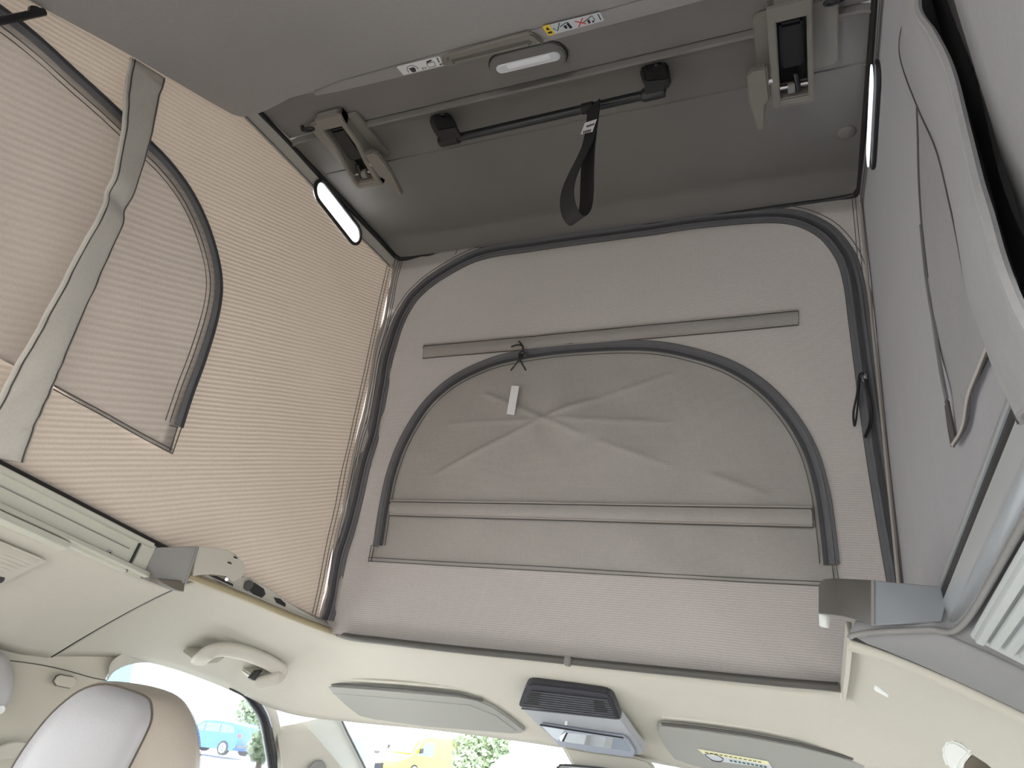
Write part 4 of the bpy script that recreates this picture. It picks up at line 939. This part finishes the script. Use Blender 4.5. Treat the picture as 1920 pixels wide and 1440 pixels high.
# windscreen
WT = 0.44; WZ = -0.10
ws = raw('window_4', [Vector((-0.74, 0.30, -0.135)), Vector((-0.40, 0.41, -0.112)), Vector((0, WT, -0.10)), Vector((0.40, 0.41, -0.112)), Vector((0.74, 0.30, -0.135)), Vector((0.80, 0.95, -0.85)), Vector((0.4, 1.12, -0.85)), Vector((0, 1.16, -0.85)), Vector((-0.4, 1.12, -0.85)), Vector((-0.80, 0.95, -0.85))], [(0, 1, 8, 9), (1, 2, 7, 8), (2, 3, 6, 7), (3, 4, 5, 6)], M_WIND, None, True)
tag(ws, 'clear windscreen beyond the sun visors', kind='structure')

# metal roof sheet of the van around the opening, above the headliner
white_p = MATS['white_paint']
rs = raw('trim_18', [Vector(p) for p in ((-0.572, 0.006, 0.022), (0.572, 0.006, 0.022), (0.80, 0.42, -0.02), (-0.80, 0.42, -0.02), (-0.572, -2.6, 0.0), (-0.88, 0.0, -0.06), (-0.88, -2.6, -0.06), (0.572, -2.6, 0.0), (0.88, 0.0, -0.06), (0.88, -2.6, -0.06))], [(0, 1, 2, 3), (0, 3, 5), (0, 5, 6, 4), (1, 8, 2), (1, 7, 9, 8)], white_p); tag(rs, 'white metal roof sheet around the opening', kind='structure')
# ================================================================== GRAB HANDLE
gh = empty('grab_handle', onX(450, 1250, -0.70), 'cream plastic grab handle on the headliner above the side window', 'handle')
XH = -0.672
hp = cr([onX(p[0], p[1], XH-(0.03 if i in (0,) else 0.0)) for i, p in enumerate([(372, 1240), (392, 1224), (420, 1217), (460, 1224), (500, 1240), (520, 1252), (526, 1260), (518, 1272), (500, 1284)])], 6)
hp[-6:] = [p+Vector((-0.03*(k+1)/6, 0, 0)) for k, p in enumerate(hp[-6:])]
ribs = []
# handle body: oval section swept along the path
T = tangents(hp); vs = []; fs = []; nS = 12
for i, p in enumerate(hp):
    t = i/(len(hp)-1); nv = Vector((0.75, -0.3, -0.6)).normalized(); nv = (nv-T[i]*nv.dot(T[i])).normalized(); sv = T[i].cross(nv)
    for k in range(nS):
        a = 2*math.pi*k/nS; ca, sa = math.cos(a), math.sin(a)
        vs.append(p+nv*0.009*math.copysign(abs(ca)**0.7, ca)+sv*0.016*math.copysign(abs(sa)**0.7, sa))
for i in range(len(hp)-1):
    for k in range(nS): fs.append((i*nS+k, i*nS+(k+1) % nS, (i+1)*nS+(k+1) % nS, (i+1)*nS+k))
fs += [tuple(reversed(range(nS))), tuple((len(hp)-1)*nS+k for k in range(nS))]
raw('grip', vs, fs, M_CREAMPL, gh, True, math.radians(60))
prism('end_cap', [onX(*p, XH-0.028) for p in ((362, 1236), (376, 1226), (396, 1224), (425, 1232), (410, 1243), (384, 1246))], Vector((-0.04, 0, 0.012)), M_CREAMPL, gh, 0.003, 2)
prism('end_cap', [onX(*p, XH-0.025) for p in ((474, 1268), (490, 1258), (524, 1258), (530, 1264), (505, 1285), (474, 1276))], Vector((-0.04, 0, 0.012)), M_CREAMPL, gh, 0.003, 2)
prism('cap_recess', [onX(*p, XH-0.018) for p in ((470, 1272), (482, 1257), (494, 1256), (488, 1264), (478, 1277))], Vector((-0.01, 0, 0)), M_BLKPL, gh, 0.001, 1)

# ================================================================== SUN VISORS
def plane3(a, b, c):
    n_ = (b-a).cross(c-a).normalized(); return a, n_
VA, VNn = plane3(onY(580, 1290, 0.20), onY(890, 1310, 0.235), onY(980, 1372, 0.36))
def vpx(px, py): return onpl(px, py, VA, VNn)
if VNn.z > 0: VNd = VNn
else: VNd = -VNn
v1 = empty('sun_visor', vpx(760, 1330), 'grey sun visor folded against the headliner left of the overhead console', 'sun visor', 'sun visors')
left_v = [(572, 1289), (578, 1284), (600, 1285), (700, 1292), (800, 1301), (860, 1306), (895, 1313), (925, 1326), (955, 1346), (985, 1370), (980, 1376), (960, 1377), (900, 1372), (800, 1364), (700, 1350), (660, 1340), (630, 1332), (600, 1316), (582, 1302)]
prism('visor_body', [vpx(*p) for p in left_v], VNd*0.014, M_VISOR, v1, 0.004, 3)
tube('visor_seam', [vpx(*p)-VNd*0.0 for p in ((590, 1298), (700, 1306), (800, 1315), (880, 1322), (930, 1342), (968, 1370))], 0.0012, M_VISOR, v1, 6)
VB, VNb = plane3(onY(1232, 1362, 0.24), onY(1500, 1402, 0.22), onY(1280, 1430, 0.36))
def vpx2(px, py): return onpl(px, py, VB, VNb)
VNe = VNb if VNb.z > 0 else -VNb
v2 = empty('sun_visor', vpx2(1400, 1410), 'grey sun visor with yellow and white warning sticker, right of the overhead console', 'sun visor', 'sun visors')
right_v = [(1231, 1368), (1234, 1361), (1242, 1360), (1300, 1367), (1400, 1381), (1500, 1400), (1560, 1415), (1640, 1440), (1660, 1470), (1600, 1490), (1450, 1470), (1350, 1452), (1290, 1434), (1262, 1424), (1248, 1405)]
prism('visor_body', [vpx2(*p) for p in right_v], VNe*0.014, M_VISOR, v2, 0.004, 3)
def stk(px, off): return [vpx2(*p)-VNe*off for p in px]
sk = prism('warning_sticker', stk(((1308, 1403), (1440, 1426), (1448, 1440), (1330, 1424)), 0.0005), -VNe*0.0008, M_PAPERB, v2); sk['label'] = 'yellow and white airbag warning sticker'
prism('yellow_strip', stk(((1308, 1403), (1440, 1426), (1443, 1433), (1318, 1411)), 0.0014), -VNe*0.0004, M_PALEY, sk)
tube('pictogram_ring', [p for p in cr(stk(((1322, 1413), (1338, 1412), (1355, 1420), (1352, 1426), (1336, 1424)), 0.0020), 4, True)], 0.0008, M_INK, sk, 5, closed=True)
for k in range(9):
    x0 = 1368+8*k; y0 = 1423+1.4*k
    prism('print_dash', stk(((x0, y0), (x0+5, y0+.9), (x0+6, y0+4), (x0+1, y0+3)), 0.0016), -VNe*0.0003, M_INKG, sk)
for k in range(12):
    x0 = 1322+9*k; y0 = 1408+1.6*k
    prism('print_dash', stk(((x0, y0), (x0+6, y0+1), (x0+6.5, y0+2.4), (x0+.5, y0+1.4)), 0.0019), -VNe*0.0003, M_INK, sk)
# recess lips of the visors, with a dark strip painted in as gap shade
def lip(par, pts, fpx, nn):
    ribbon('gap_shade_strip', [fpx(p[0], p[1]+6)+nn*0.004 for p in pts], -nn, 0.008, 0.002, M_SILLSEAL, par)
    tube('recess_lip', [fpx(*p)+nn*0.012 for p in pts], 0.004, M_HEAD, par, 8)
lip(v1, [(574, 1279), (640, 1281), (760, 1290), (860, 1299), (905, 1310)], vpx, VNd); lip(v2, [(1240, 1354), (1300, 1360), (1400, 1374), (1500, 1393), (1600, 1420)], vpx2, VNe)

# ================================================================== OVERHEAD CONSOLE
CA, CN = plane3(onY(985, 1285, 0.13), onY(1145, 1303, 0.13), onY(975, 1325, 0.19))
def cpx(px, py): return onpl(px, py, CA, CN)
CNu = CN if CN.z > 0 else -CN
oc = empty('overhead_console', cpx(1080, 1330), 'overhead console with dark slotted grille and wide mirror above the windscreen', 'overhead console')
dark = [(973, 1323), (975, 1314), (983, 1292), (990, 1281), (1000, 1279), (1070, 1287), (1130, 1295), (1141, 1299), (1148, 1308), (1156, 1328), (1164, 1348), (1120, 1342), (1040, 1332)]
gr = prism('grille', [cpx(*p)-CNu*0.004 for p in dark], CNu*0.022, M_CONSOLED, oc, 0.003, 2)
for k in range(9):
    ya = 1291+4.0*k; xa = 996-2.3*k*0.9; xb = 1140+2.2*k
    prism('louvre', [cpx(xa, ya)-CNu*0.0045, cpx(xb, ya+16.5+0.3*k)-CNu*0.0045, cpx(xb, ya+18.6+0.3*k)-CNu*0.0045, cpx(xa, ya+2.0)-CNu*0.0045], -CNu*0.002, mat('louvre_grey', (0.075, 0.078, 0.09), 0.5), gr)
for x0, y0, s_ in ((998, 1293, -1.6), (1114, 1307, 0.6)):
    for k in range(6):
        xs = x0+s_*k*1.0; ys = y0+4.0*k; wl = 17+0.9*k if s_ < 0 else 18+1.0*k
        prism('slot', [cpx(*p)-CNu*0.0066 for p in ((xs, ys), (xs+wl, ys+1.6), (xs+wl, ys+4.2), (xs-0.5, ys+2.6))], -CNu*0.0006, M_BLACK, gr)
# pale lower body and its mirror
DA, DN = plane3(cpx(975, 1326), cpx(1163, 1349), onY(1190, 1410, 0.32))
def dpx(px, py): return onpl(px, py, DA, DN)
DNu = DN if DN.z > 0 else -DN
body = [(974, 1322), (1040, 1331), (1120, 1341), (1164, 1348), (1174, 1362), (1196, 1393), (1209, 1409), (1205, 1415), (1186, 1416), (1100, 1404), (1046, 1394), (1030, 1380), (1005, 1358), (984, 1336)]
cb = prism('console_body', [dpx(*p) for p in body], DNu*0.02, M_CONSOLE, oc, 0.003, 2)
mf = prism('mirror_frame', [dpx(*p)-DNu*0.001 for p in ((1014, 1353), (1090, 1365), (1170, 1376), (1180, 1384), (1192, 1404), (1189, 1416), (1100, 1404), (1048, 1393), (1036, 1378))], -DNu*0.005, mat('bluegrey_plastic', (0.30, 0.33, 0.40), 0.4), cb, 0.002, 2)
prism('mirror', [dpx(*p)-DNu*0.0062 for p in ((1048, 1374), (1062, 1367), (1100, 1371), (1170, 1380), (1184, 1402), (1120, 1393), (1052, 1383))], -DNu*0.0012, M_MIRROR, mf)
prism('mirror_flap', [dpx(*p)-DNu*0.0062 for p in ((1018, 1355), (1060, 1362), (1052, 1372), (1048, 1382), (1038, 1376))], -DNu*0.0014, mat('silver_flap', (0.55, 0.62, 0.68), 0.35), mf)
tube('mirror_hinge', [dpx(*p)-DNu*0.007 for p in ((1014, 1353), (1090, 1365), (1170, 1377))], 0.0016, M_BLACK, mf, 6)
tube('latch_nib', [dpx(1062, 1353), dpx(1062, 1353)-DNu*0.006], 0.003, M_WHITE, cb, 8)

# ================================================================== REAR-VIEW MIRROR
rm = empty('rear_view_mirror', onY(1130, 1440, 0.42), 'rear view mirror with cream stem cover under the overhead console', 'mirror')
prism('stem_cover', [onY(*p, 0.395) for p in ((1050, 1396), (1100, 1405), (1190, 1417), (1215, 1424), (1228, 1438), (1240, 1470), (1090, 1470), (1072, 1436))], Vector((0, 0.03, 0)), M_CREAMPL, rm, 0.006, 3)
prism('mirror_housing', [onY(*p, 0.365) for p in ((1040, 1440), (1044, 1433), (1056, 1431), (1120, 1437), (1200, 1447), (1260, 1458), (1270, 1500), (1040, 1500))], Vector((0, 0.02, 0)), M_BLKPL, rm, 0.004, 2)
prism('mirror_glass', [onY(*p, 0.3635) for p in ((1046, 1442), (1052, 1436), (1120, 1441), (1200, 1451), (1254, 1462), (1262, 1498), (1046, 1498))], Vector((0, 0.001, 0)), M_MIRROR, rm)

# ================================================================== COAT HOOK, RIGHT
ch = empty('coat_hook', onY(1800, 1420, -0.25), 'white folding coat hook on the right headliner edge', 'hook')
prism('hook_body', [onY(*p, -0.26) for p in ((1764, 1412), (1768, 1396), (1778, 1388), (1792, 1390), (1812, 1402), (1820, 1412), (1806, 1428), (1796, 1446), (1775, 1440))], Vector((0.006, 0.02, 0.004)), M_WHITE, ch, 0.004, 3)
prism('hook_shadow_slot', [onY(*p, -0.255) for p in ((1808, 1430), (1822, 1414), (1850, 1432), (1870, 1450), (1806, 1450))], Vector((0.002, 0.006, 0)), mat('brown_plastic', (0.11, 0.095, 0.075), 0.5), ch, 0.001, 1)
clip = prism('small_clip', [onY(*p, -0.335) for p in ((1640, 1283), (1646, 1286), (1665, 1300), (1664, 1306), (1638, 1292))], Vector((0.001, 0.003, -0.001)), M_WHITE, hl, 0.0008, 1)
# pale roll below the joint on the right: padded edge
tube('padded_edge', [p+Vector((0, 0.016, -0.002)) for p in profline((0.463, -0.379, -0.028), (0.80, -0.376, -0.180), dz=0.0)], 0.008, MATS['pillar_light'], hl, 10)

# ================================================================== DRIVER SEAT HEADREST
st_ = empty('driver_seat', (-0.43, -0.46, -0.55), 'cream leather driver seat with front face greyed for shade, headrest in view', 'seat')
def outl(px, X): return [onX(p[0], p[1], X) for p in px]
def loft_sections(name, secs, m, par, cap=True):
    n_ = len(secs[0]); vs = [p for s in secs for p in s]; fs = []
    for i in range(len(secs)-1):
        for k in range(n_): fs.append((i*n_+k, i*n_+(k+1) % n_, (i+1)*n_+(k+1) % n_, (i+1)*n_+k))
    if cap: fs += [tuple(reversed(range(n_))), tuple((len(secs)-1)*n_+k for k in range(n_))]
    bm = bmesh.new(); vv = [bm.verts.new(v) for v in vs]
    for f in fs: bm.faces.new([vv[k] for k in f])
    o = from_bm(name, bm, m, par, True, math.radians(70)); return o
# silhouettes: near face (coloured grey for its shade), far face (cream side), laid on two parallel upright planes facing the camera
HN = Vector((0.62, -0.78, 0)).normalized()
HC = onX(190, 1400, -0.45)
def hpx(px, py, o): return onpl(px, py, HC-HN*o, HN)
near = [(-20, 1520), (10, 1462), (40, 1410), (85, 1350), (125, 1312), (160, 1290), (200, 1283), (250, 1296), (276, 1308), (284, 1322), (284, 1350), (272, 1380), (256, 1412), (240, 1444), (225, 1480), (205, 1520)]
fullo = [(-20, 1520), (12, 1460), (42, 1408), (87, 1348), (127, 1310), (160, 1287), (200, 1277), (260, 1282), (310, 1294), (342, 1312), (362, 1345), (372, 1380), (375, 1420), (373, 1450), (370, 1485), (365, 1520)]
nearc = cr([Vector((*p, 0)) for p in near], 3, True); fullc = cr([Vector((*p, 0)) for p in fullo], 3, True)
cN = Vector((140, 1430, 0))
def shr(c, cen_, k): return [cen_+(p-cen_)*k for p in c]
secs = []
cushion = [[hpx(p.x, p.y, o) for p in shr(nearc, cN, k)] for k, o in ((0.55, -0.018), (0.82, -0.012), (0.94, -0.003), (1.0, 0.010))]
front_ = loft_sections('headrest_face', cushion, M_LEATHER2, st_); front_['label'] = 'leather face of the headrest, greyed for shade'
cF = Vector((190, 1430, 0))
body_secs = [[hpx(p.x, p.y, o) for p in (nearc if q == 0 else ([a.lerp(b, q) for a, b in zip(nearc, fullc)] if q < 1 else shr(fullc, cF, sc)))] for q, sc, o in ((0, 1, 0.008), (0.25, 1, 0.016), (0.6, 1, 0.030), (0.9, 1, 0.048), (1, 1.0, 0.065), (1, 0.985, 0.085), (1, 0.93, 0.10), (1, 0.7, 0.112))]
loft_sections('headrest_body', body_secs, M_LEATHER, st_)
pip = [hpx(p.x, p.y, 0.008) for p in nearc]
tube('headrest_piping', pip, 0.0016, mat('dark_thread', (0.12, 0.10, 0.08), 0.8), st_, 6, closed=True)
stp = [p for p in cr([Vector((*p, 0)) for p in ((345, 1316), (364, 1347), (373.5, 1380), (376, 1420), (374, 1450))], 12)]
for k in range(0, len(stp)-1, 1):
    a, b = stp[k], stp[k+1]; tube('stitch', [hpx(a.x, a.y, 0.066), hpx(*(a.lerp(b, .55))[:2], 0.066)], 0.0011, MATS['dark_thread'], st_, 5)
box('backrest', (-0.66, -0.42, -1.30), (-0.22, -0.24, -0.52), M_LEATHER, st_, 0.05, 4)
for dx in (-0.05, 0.05): tube('headrest_post', [Vector((-0.44+dx, -0.36, -0.56)), Vector((-0.44+dx, -0.36, -0.36))], 0.006, M_STEEL, st_, 8)
# grey belt guide at the far left edge
bg_ = empty('belt_guide', onX(5, 1270, -0.77), 'pale grey seat belt height guide at the left pillar', 'belt guide')
loft_sections('cover', [[onX(p[0], p[1], -0.79+o) for p in [(cx_+(q[0]-cx_)*k, 1270+(q[1]-1270)*k) for q in ((-60, 1200), (-10, 1212), (18, 1236), (28, 1266), (24, 1300), (10, 1330), (-60, 1345))]] for cx_, k, o in ((-20, 1.0, 0.0), (-20, 0.97, 0.012), (-20, 0.85, 0.022), (-20, 0.6, 0.026))], M_LEATHER2, bg_)
tube('guide_button', [onX(-4, 1330, -0.775), onX(2, 1331, -0.765)], 0.006, M_WHITE, bg_, 10)

# ================================================================== LOWER VAN BODY (mostly out of the frame)
fl_ = box('floor', (-0.88, -3.0, -1.95), (0.88, 1.2, -1.90), mat('cabin_floor', (0.30, 0.30, 0.30), 0.6, var=0.1, vscale=12)); tag(fl_, 'cabin floor', kind='structure')
lw = box('trim_11', (-0.90, -3.0, -1.90), (-0.86, 1.1, -0.82), MATS['pillar_cream']); tag(lw, 'lower left cabin side panel', kind='structure')
rw = box('trim_12', (0.86, -0.30, -1.90), (0.90, 1.1, -0.34), MATS['pillar_cream']); tag(rw, 'right front door panel raised over the window to cut light', kind='structure')  # out of view, carried up over the window to darken the right side
rw2 = box('trim_14', (0.86, -3.0, -1.90), (0.90, -0.36, -0.80), MATS['pillar_cream']); tag(rw2, 'closed lower right sliding door panel', kind='structure')
rw3 = box('trim_15', (0.84, -0.55, -0.82), (0.88, -0.30, -0.14), MATS['pillar_cream']); tag(rw3, 'right door pillar', kind='structure')
rw4 = box('trim_16', (0.84, -3.0, -0.82), (0.88, -0.55, -0.36), MATS['pillar_cream']); tag(rw4, 'unseen right side panel raised over the cabin window to cut light', kind='structure')  # unseen, raised up the window area to hold back light from the right
rw5 = box('trim_17', (-0.88, -3.04, -1.90), (0.88, -3.0, -0.70), MATS['pillar_cream']); tag(rw5, 'lower tailgate lining at the rear, added to cut light', kind='structure')  # unseen rear wall, added to reduce light coming from behind
dsh = prism('trim_13', [Vector((-0.86, y, z)) for y, z in ((0.55, -1.5), (0.60, -1.02), (0.80, -0.92), (1.15, -0.90), (1.15, -1.5))], Vector((1.72, 0, 0)), M_CONSOLED, None, 0.01, 2); tag(dsh, 'dark dashboard under the windscreen', kind='structure')

# ================================================================== OUTSIDE
GN = ray(400, 1335).cross(ray(800, 1378)).normalized()
if GN.z < 0: GN = -GN
EYE = 2.05
def gpx(px, py):
    d = ray(px, py); return CAM + d*(-EYE/d.dot(GN))
def gdist(px, dist):
    """ground point under image column px (near the bottom of the frame) at a given forward distance"""
    d = ray(px, 1400); d = (d-GN*d.dot(GN)).normalized(); return CAM-GN*EYE+d*dist
gx = (RGT-GN*RGT.dot(GN)).normalized(); gy = GN.cross(gx)
G0 = CAM-GN*EYE
gv = [G0+gx*a*160+gy*b*160 for a, b in ((-1, -1), (1, -1), (1, 1), (-1, 1))]
gr_ = raw('ground', [v-GN*0.15 for v in gv], [(0, 1, 2, 3)], mat('bright_asphalt', (0.52, 0.51, 0.48), 0.9, var=0.25, vscale=0.8)); tag(gr_, 'sunlit pale parking lot asphalt', kind='structure')
def place(name, loc, ang, label, cat, group=None):
    e = bpy.data.objects.new(name, None); COL.objects.link(e)
    fx = gx*math.cos(ang)+gy*math.sin(ang); fy = GN.cross(fx)
    Mx = Matrix((fx, fy, GN)).transposed().to_4x4(); Mx.translation = loc; e.matrix_world = Mx
    INV[e.name] = Matrix.Identity(4); return tag(e, label, cat, group)
def vehicle(e, L, Wd, prof, side_win, wheels, paint, front_glass=None, rear=None, wheel_r=0.34, extra=None):
    """prof: side outline (x along length, z); extruded over the width, nose at +x"""
    bm = bmesh.new(); N = len(prof); rows = []
    for y, k, dz in ((-Wd/2, 0.965, 0), (-Wd/2+0.12, 1.0, 0), (Wd/2-0.12, 1.0, 0), (Wd/2, 0.965, 0)):
        cx_ = sum(p[0] for p in prof)/N; cz_ = 0.75
        rows.append([bm.verts.new((cx_+(x-cx_)*k, y, cz_+(z-cz_)*(k if z > cz_ else 1))) for x, z in prof])
    for a, b in zip(rows, rows[1:]):
        for i in range(N): bm.faces.new((a[i], a[(i+1) % N], b[(i+1) % N], b[i]))
    bm.faces.new(rows[0]); bm.faces.new(list(reversed(rows[-1])))
    body_ = from_bm('body', bm, paint, e, True, math.radians(35))
    gl = mat('vehicle_glass', (0.10, 0.20, 0.30), 0.08, spec=0.8)
    for s in (-1, 1):
        for wn in side_win:
            prism('side_window', [Vector((x, s*(Wd/2-0.006), z)) for x, z in wn], Vector((0, s*0.02, 0)), gl, e)
        for wx in wheels:
            rim = mat('wheel_rim', (0.6, 0.6, 0.62), 0.3, metal=0.7)
            t_ = tube('wheel', [Vector((wx, s*(Wd/2-0.20), wheel_r)), Vector((wx, s*(Wd/2+0.02), wheel_r))], wheel_r, mat('tyre', (0.03, 0.03, 0.03), 0.8), e, 20)
            tube('rim', [Vector((wx, s*(Wd/2), wheel_r)), Vector((wx, s*(Wd/2+0.035), wheel_r))], wheel_r*0.70, rim, t_, 16)
            for k in range(10):
                a = 2*math.pi*k/10; dv = Vector((math.cos(a), 0, math.sin(a)))
                c0 = Vector((wx, s*(Wd/2+0.042), wheel_r))
                ribbon('spoke', [c0+dv*0.05, c0+dv*wheel_r*0.68], Vector((0, s, 0)), 0.05, 0.008, mat('spoke_dark', (0.12, 0.12, 0.13), 0.4), t_)
    if front_glass: prism('windscreen', [Vector((x, y, z)) for x, y, z in front_glass], Vector((0.02, 0, 0.01)), gl, e)
    return body_
SUV = [(-2.3, 0.45), (-2.34, 0.75), (-2.30, 1.05), (-2.12, 1.45), (-1.85, 1.64), (-0.4, 1.69), (0.35, 1.62), (1.15, 1.12), (1.95, 1.02), (2.25, 0.85), (2.32, 0.5), (2.1, 0.28), (-2.1, 0.28)]
suv = place('car', gpx(398, 1412), math.radians(160), 'blue estate car parked outside, seen through the side window', 'car')
vehicle(suv, 4.6, 1.88, SUV, [[(-2.0, 1.12), (-1.85, 1.46), (-1.0, 1.54), (-1.0, 1.10)], [(-0.92, 1.10), (-0.92, 1.54), (0.1, 1.52), (0.1, 1.08)], [(0.18, 1.08), (0.18, 1.51), (0.4, 1.46), (0.95, 1.10)]], [-1.42, 1.40], mat('blue_paint', (0.02, 0.11, 0.55), 0.25, coat=0.6), wheel_r=0.36)
for s in (-1, 1): prism('tail_light', [Vector((-2.30, s*0.72, 0.95)), Vector((-2.30, s*0.93, 0.95)), Vector((-2.24, s*0.93, 1.10)), Vector((-2.24, s*0.72, 1.10))], Vector((-0.05, 0, 0)), mat('tail_red', (0.5, 0.03, 0.03), 0.3), suv)
prism('bumper_trim', [Vector((-2.36, y, z)) for y, z in ((-0.9, 0.42), (0.9, 0.42), (0.9, 0.55), (-0.9, 0.55))], Vector((0.06, 0, 0)), MATS['louvre_grey'], suv)
VAN = [(-2.9, 0.35), (-2.95, 1.0), (-2.85, 2.25), (-2.7, 2.38), (0.9, 2.36), (1.3, 2.22), (2.05, 1.25), (2.6, 1.05), (2.75, 0.8), (2.72, 0.35)]
def van(px, py, dist, ang, paint, lab, hs=0.84):
    loc = gdist(px, dist)
    v = place('van', loc, ang, lab, 'van', None)
    vehicle(v, 5.6, 2.0, VAN, [[(0.35, 1.22), (0.35, 2.0), (1.1, 2.0), (1.75, 1.22)]], [-1.8, 1.85], paint, wheel_r=0.36)
    v.scale = (1, 1, hs)
    gl = MATS['vehicle_glass']
    prism('windscreen', [Vector(p) for p in ((2.03, -0.82, 1.30), (2.03, 0.82, 1.30), (1.38, 0.72, 2.16), (1.38, -0.72, 2.16))], Vector((0.03, 0, 0.02)), gl, v)
    prism('radiator_grille', [Vector(p) for p in ((2.74, -0.6, 0.75), (2.74, 0.6, 0.75), (2.66, 0.6, 0.95), (2.66, -0.6, 0.95))], Vector((0.03, 0, 0.0)), M_BLKPL, v)
    for s in (-1, 1):
        prism('door_mirror', [Vector((1.55, s*1.05, 1.35)), Vector((1.55, s*1.25, 1.38)), Vector((1.55, s*1.25, 1.65)), Vector((1.55, s*1.05, 1.62))], Vector((0.1, 0, 0)), M_BLKPL, v)
        prism('head_light', [Vector((2.66, s*0.62, 0.88)), Vector((2.66, s*0.95, 0.9)), Vector((2.5, s*0.98, 1.05)), Vector((2.6, s*0.62, 1.0))], Vector((0.05, 0, 0)), M_WHITE, v)
        ribbon('side_rail_trim', [Vector((-2.8, s*1.0, 0.95)), Vector((1.9, s*1.0, 0.95))], Vector((0, s, 0)), 0.06, 0.02, paint, v)
    return v
van(795, 1440, 44, math.radians(-122), mat('yellow_paint', (0.80, 0.50, 0.03), 0.3, coat=0.4), 'yellow delivery van parked outside beyond the windscreen')
van(1130, 1440, 12.0, math.radians(-150), mat('white_van_paint', (0.8, 0.8, 0.8), 0.3, coat=0.3), 'white van parked close ahead, its roof seen through the windscreen')
van(618, 1440, 20.0, math.radians(-75), mat('paleblue_paint', (0.25, 0.50, 0.75), 0.3, coat=0.3), 'pale blue van side seen behind the left windscreen pillar')
van(30, 1440, 9.0, math.radians(-60), MATS['white_van_paint'], 'tall white van parked alongside, seen above the headrest', 1.1)
van(735, 1440, 56, math.radians(-110), MATS['white_van_paint'], 'white van parked beside the yellow delivery van')
# building and trees in the glare
bldg = place('building', gdist(395, 66), math.radians(25), 'pale low building with grey roller gates beyond the blue car', 'building')
prism('wall', [Vector((-16, 0, -0.3)), Vector((16, 0, -0.3)), Vector((16, 0, 5.2)), Vector((-16, 0, 5.2))], Vector((0, 6, 0)), mat('render_wall', (0.62, 0.60, 0.54), 0.9), bldg)
for k in range(7):
    p_ = prism('roller_gate', [Vector((-14.5+4.2*k, -0.06, -0.2)), Vector((-11.3+4.2*k, -0.06, -0.2)), Vector((-11.3+4.2*k, -0.06, 3.3)), Vector((-14.5+4.2*k, -0.06, 3.3))], Vector((0, 0.05, 0)), mat('gate_grey', (0.42, 0.45, 0.50), 0.6), bldg)
    for j in range(6): prism('gate_slat', [Vector((-14.4+4.2*k, -0.09, 0.1+0.53*j)), Vector((-11.4+4.2*k, -0.09, 0.1+0.53*j)), Vector((-11.4+4.2*k, -0.09, 0.5+0.53*j)), Vector((-14.4+4.2*k, -0.09, 0.5+0.53*j))], Vector((0, 0.03, 0)), MATS['gate_grey'], p_)
prism('roof_edge', [Vector((-16.3, -0.4, 5.2)), Vector((16.3, -0.4, 5.2)), Vector((16.3, -0.4, 5.5)), Vector((-16.3, -0.4, 5.5))], Vector((0, 7, 0)), mat('roof_red', (0.35, 0.2, 0.15), 0.8), bldg)
def tree(px, dist, h, r, lab, seed):
    random.seed(seed); e = place('tree', gdist(px, dist), 0, lab, 'tree', 'trees beyond the parking lot')
    tube('trunk', [Vector((0, 0, -0.3)), Vector((0.05, 0, h*0.4)), Vector((0, 0.05, h*0.8))], [0.16, 0.11, 0.05], mat('bark', (0.12, 0.09, 0.07), 0.9), e, 8)
    vs = []; fs = []
    for k in range(700):
        a = random.uniform(0, 6.283); b = math.acos(random.uniform(-1, 1)); rr2 = r*random.uniform(0.35, 1)
        c = Vector((math.sin(b)*math.cos(a)*rr2, math.sin(b)*math.sin(a)*rr2, h*0.68+math.cos(b)*rr2*h*0.42/r))
        u = Vector((random.uniform(-1, 1), random.uniform(-1, 1), random.uniform(-1, 1))).normalized()*0.16; v_ = u.orthogonal().normalized()*0.09
        i = len(vs); vs += [c-u, c+v_, c+u, c-v_]; fs.append((i, i+1, i+2, i+3))
    o = raw('foliage', vs, fs, mat('leaf', (0.24, 0.29, 0.17), 0.7), e); o['kind'] = 'stuff'
tree(462, 50, 3.6, 1.1, 'bushy tree beside the blue car', 1); tree(492, 34, 1.5, 0.6, 'low shrub right of the blue car in the side window', 2)
tree(932, 26, 2.5, 0.45, 'slim tree above the white van roof', 3); tree(880, 32, 1.5, 0.6, 'low bush beside the yellow van', 4); tree(890, 34, 2.5, 1.0, 'thin shrub behind the yellow van', 5)

bpy.context.view_layer.update()
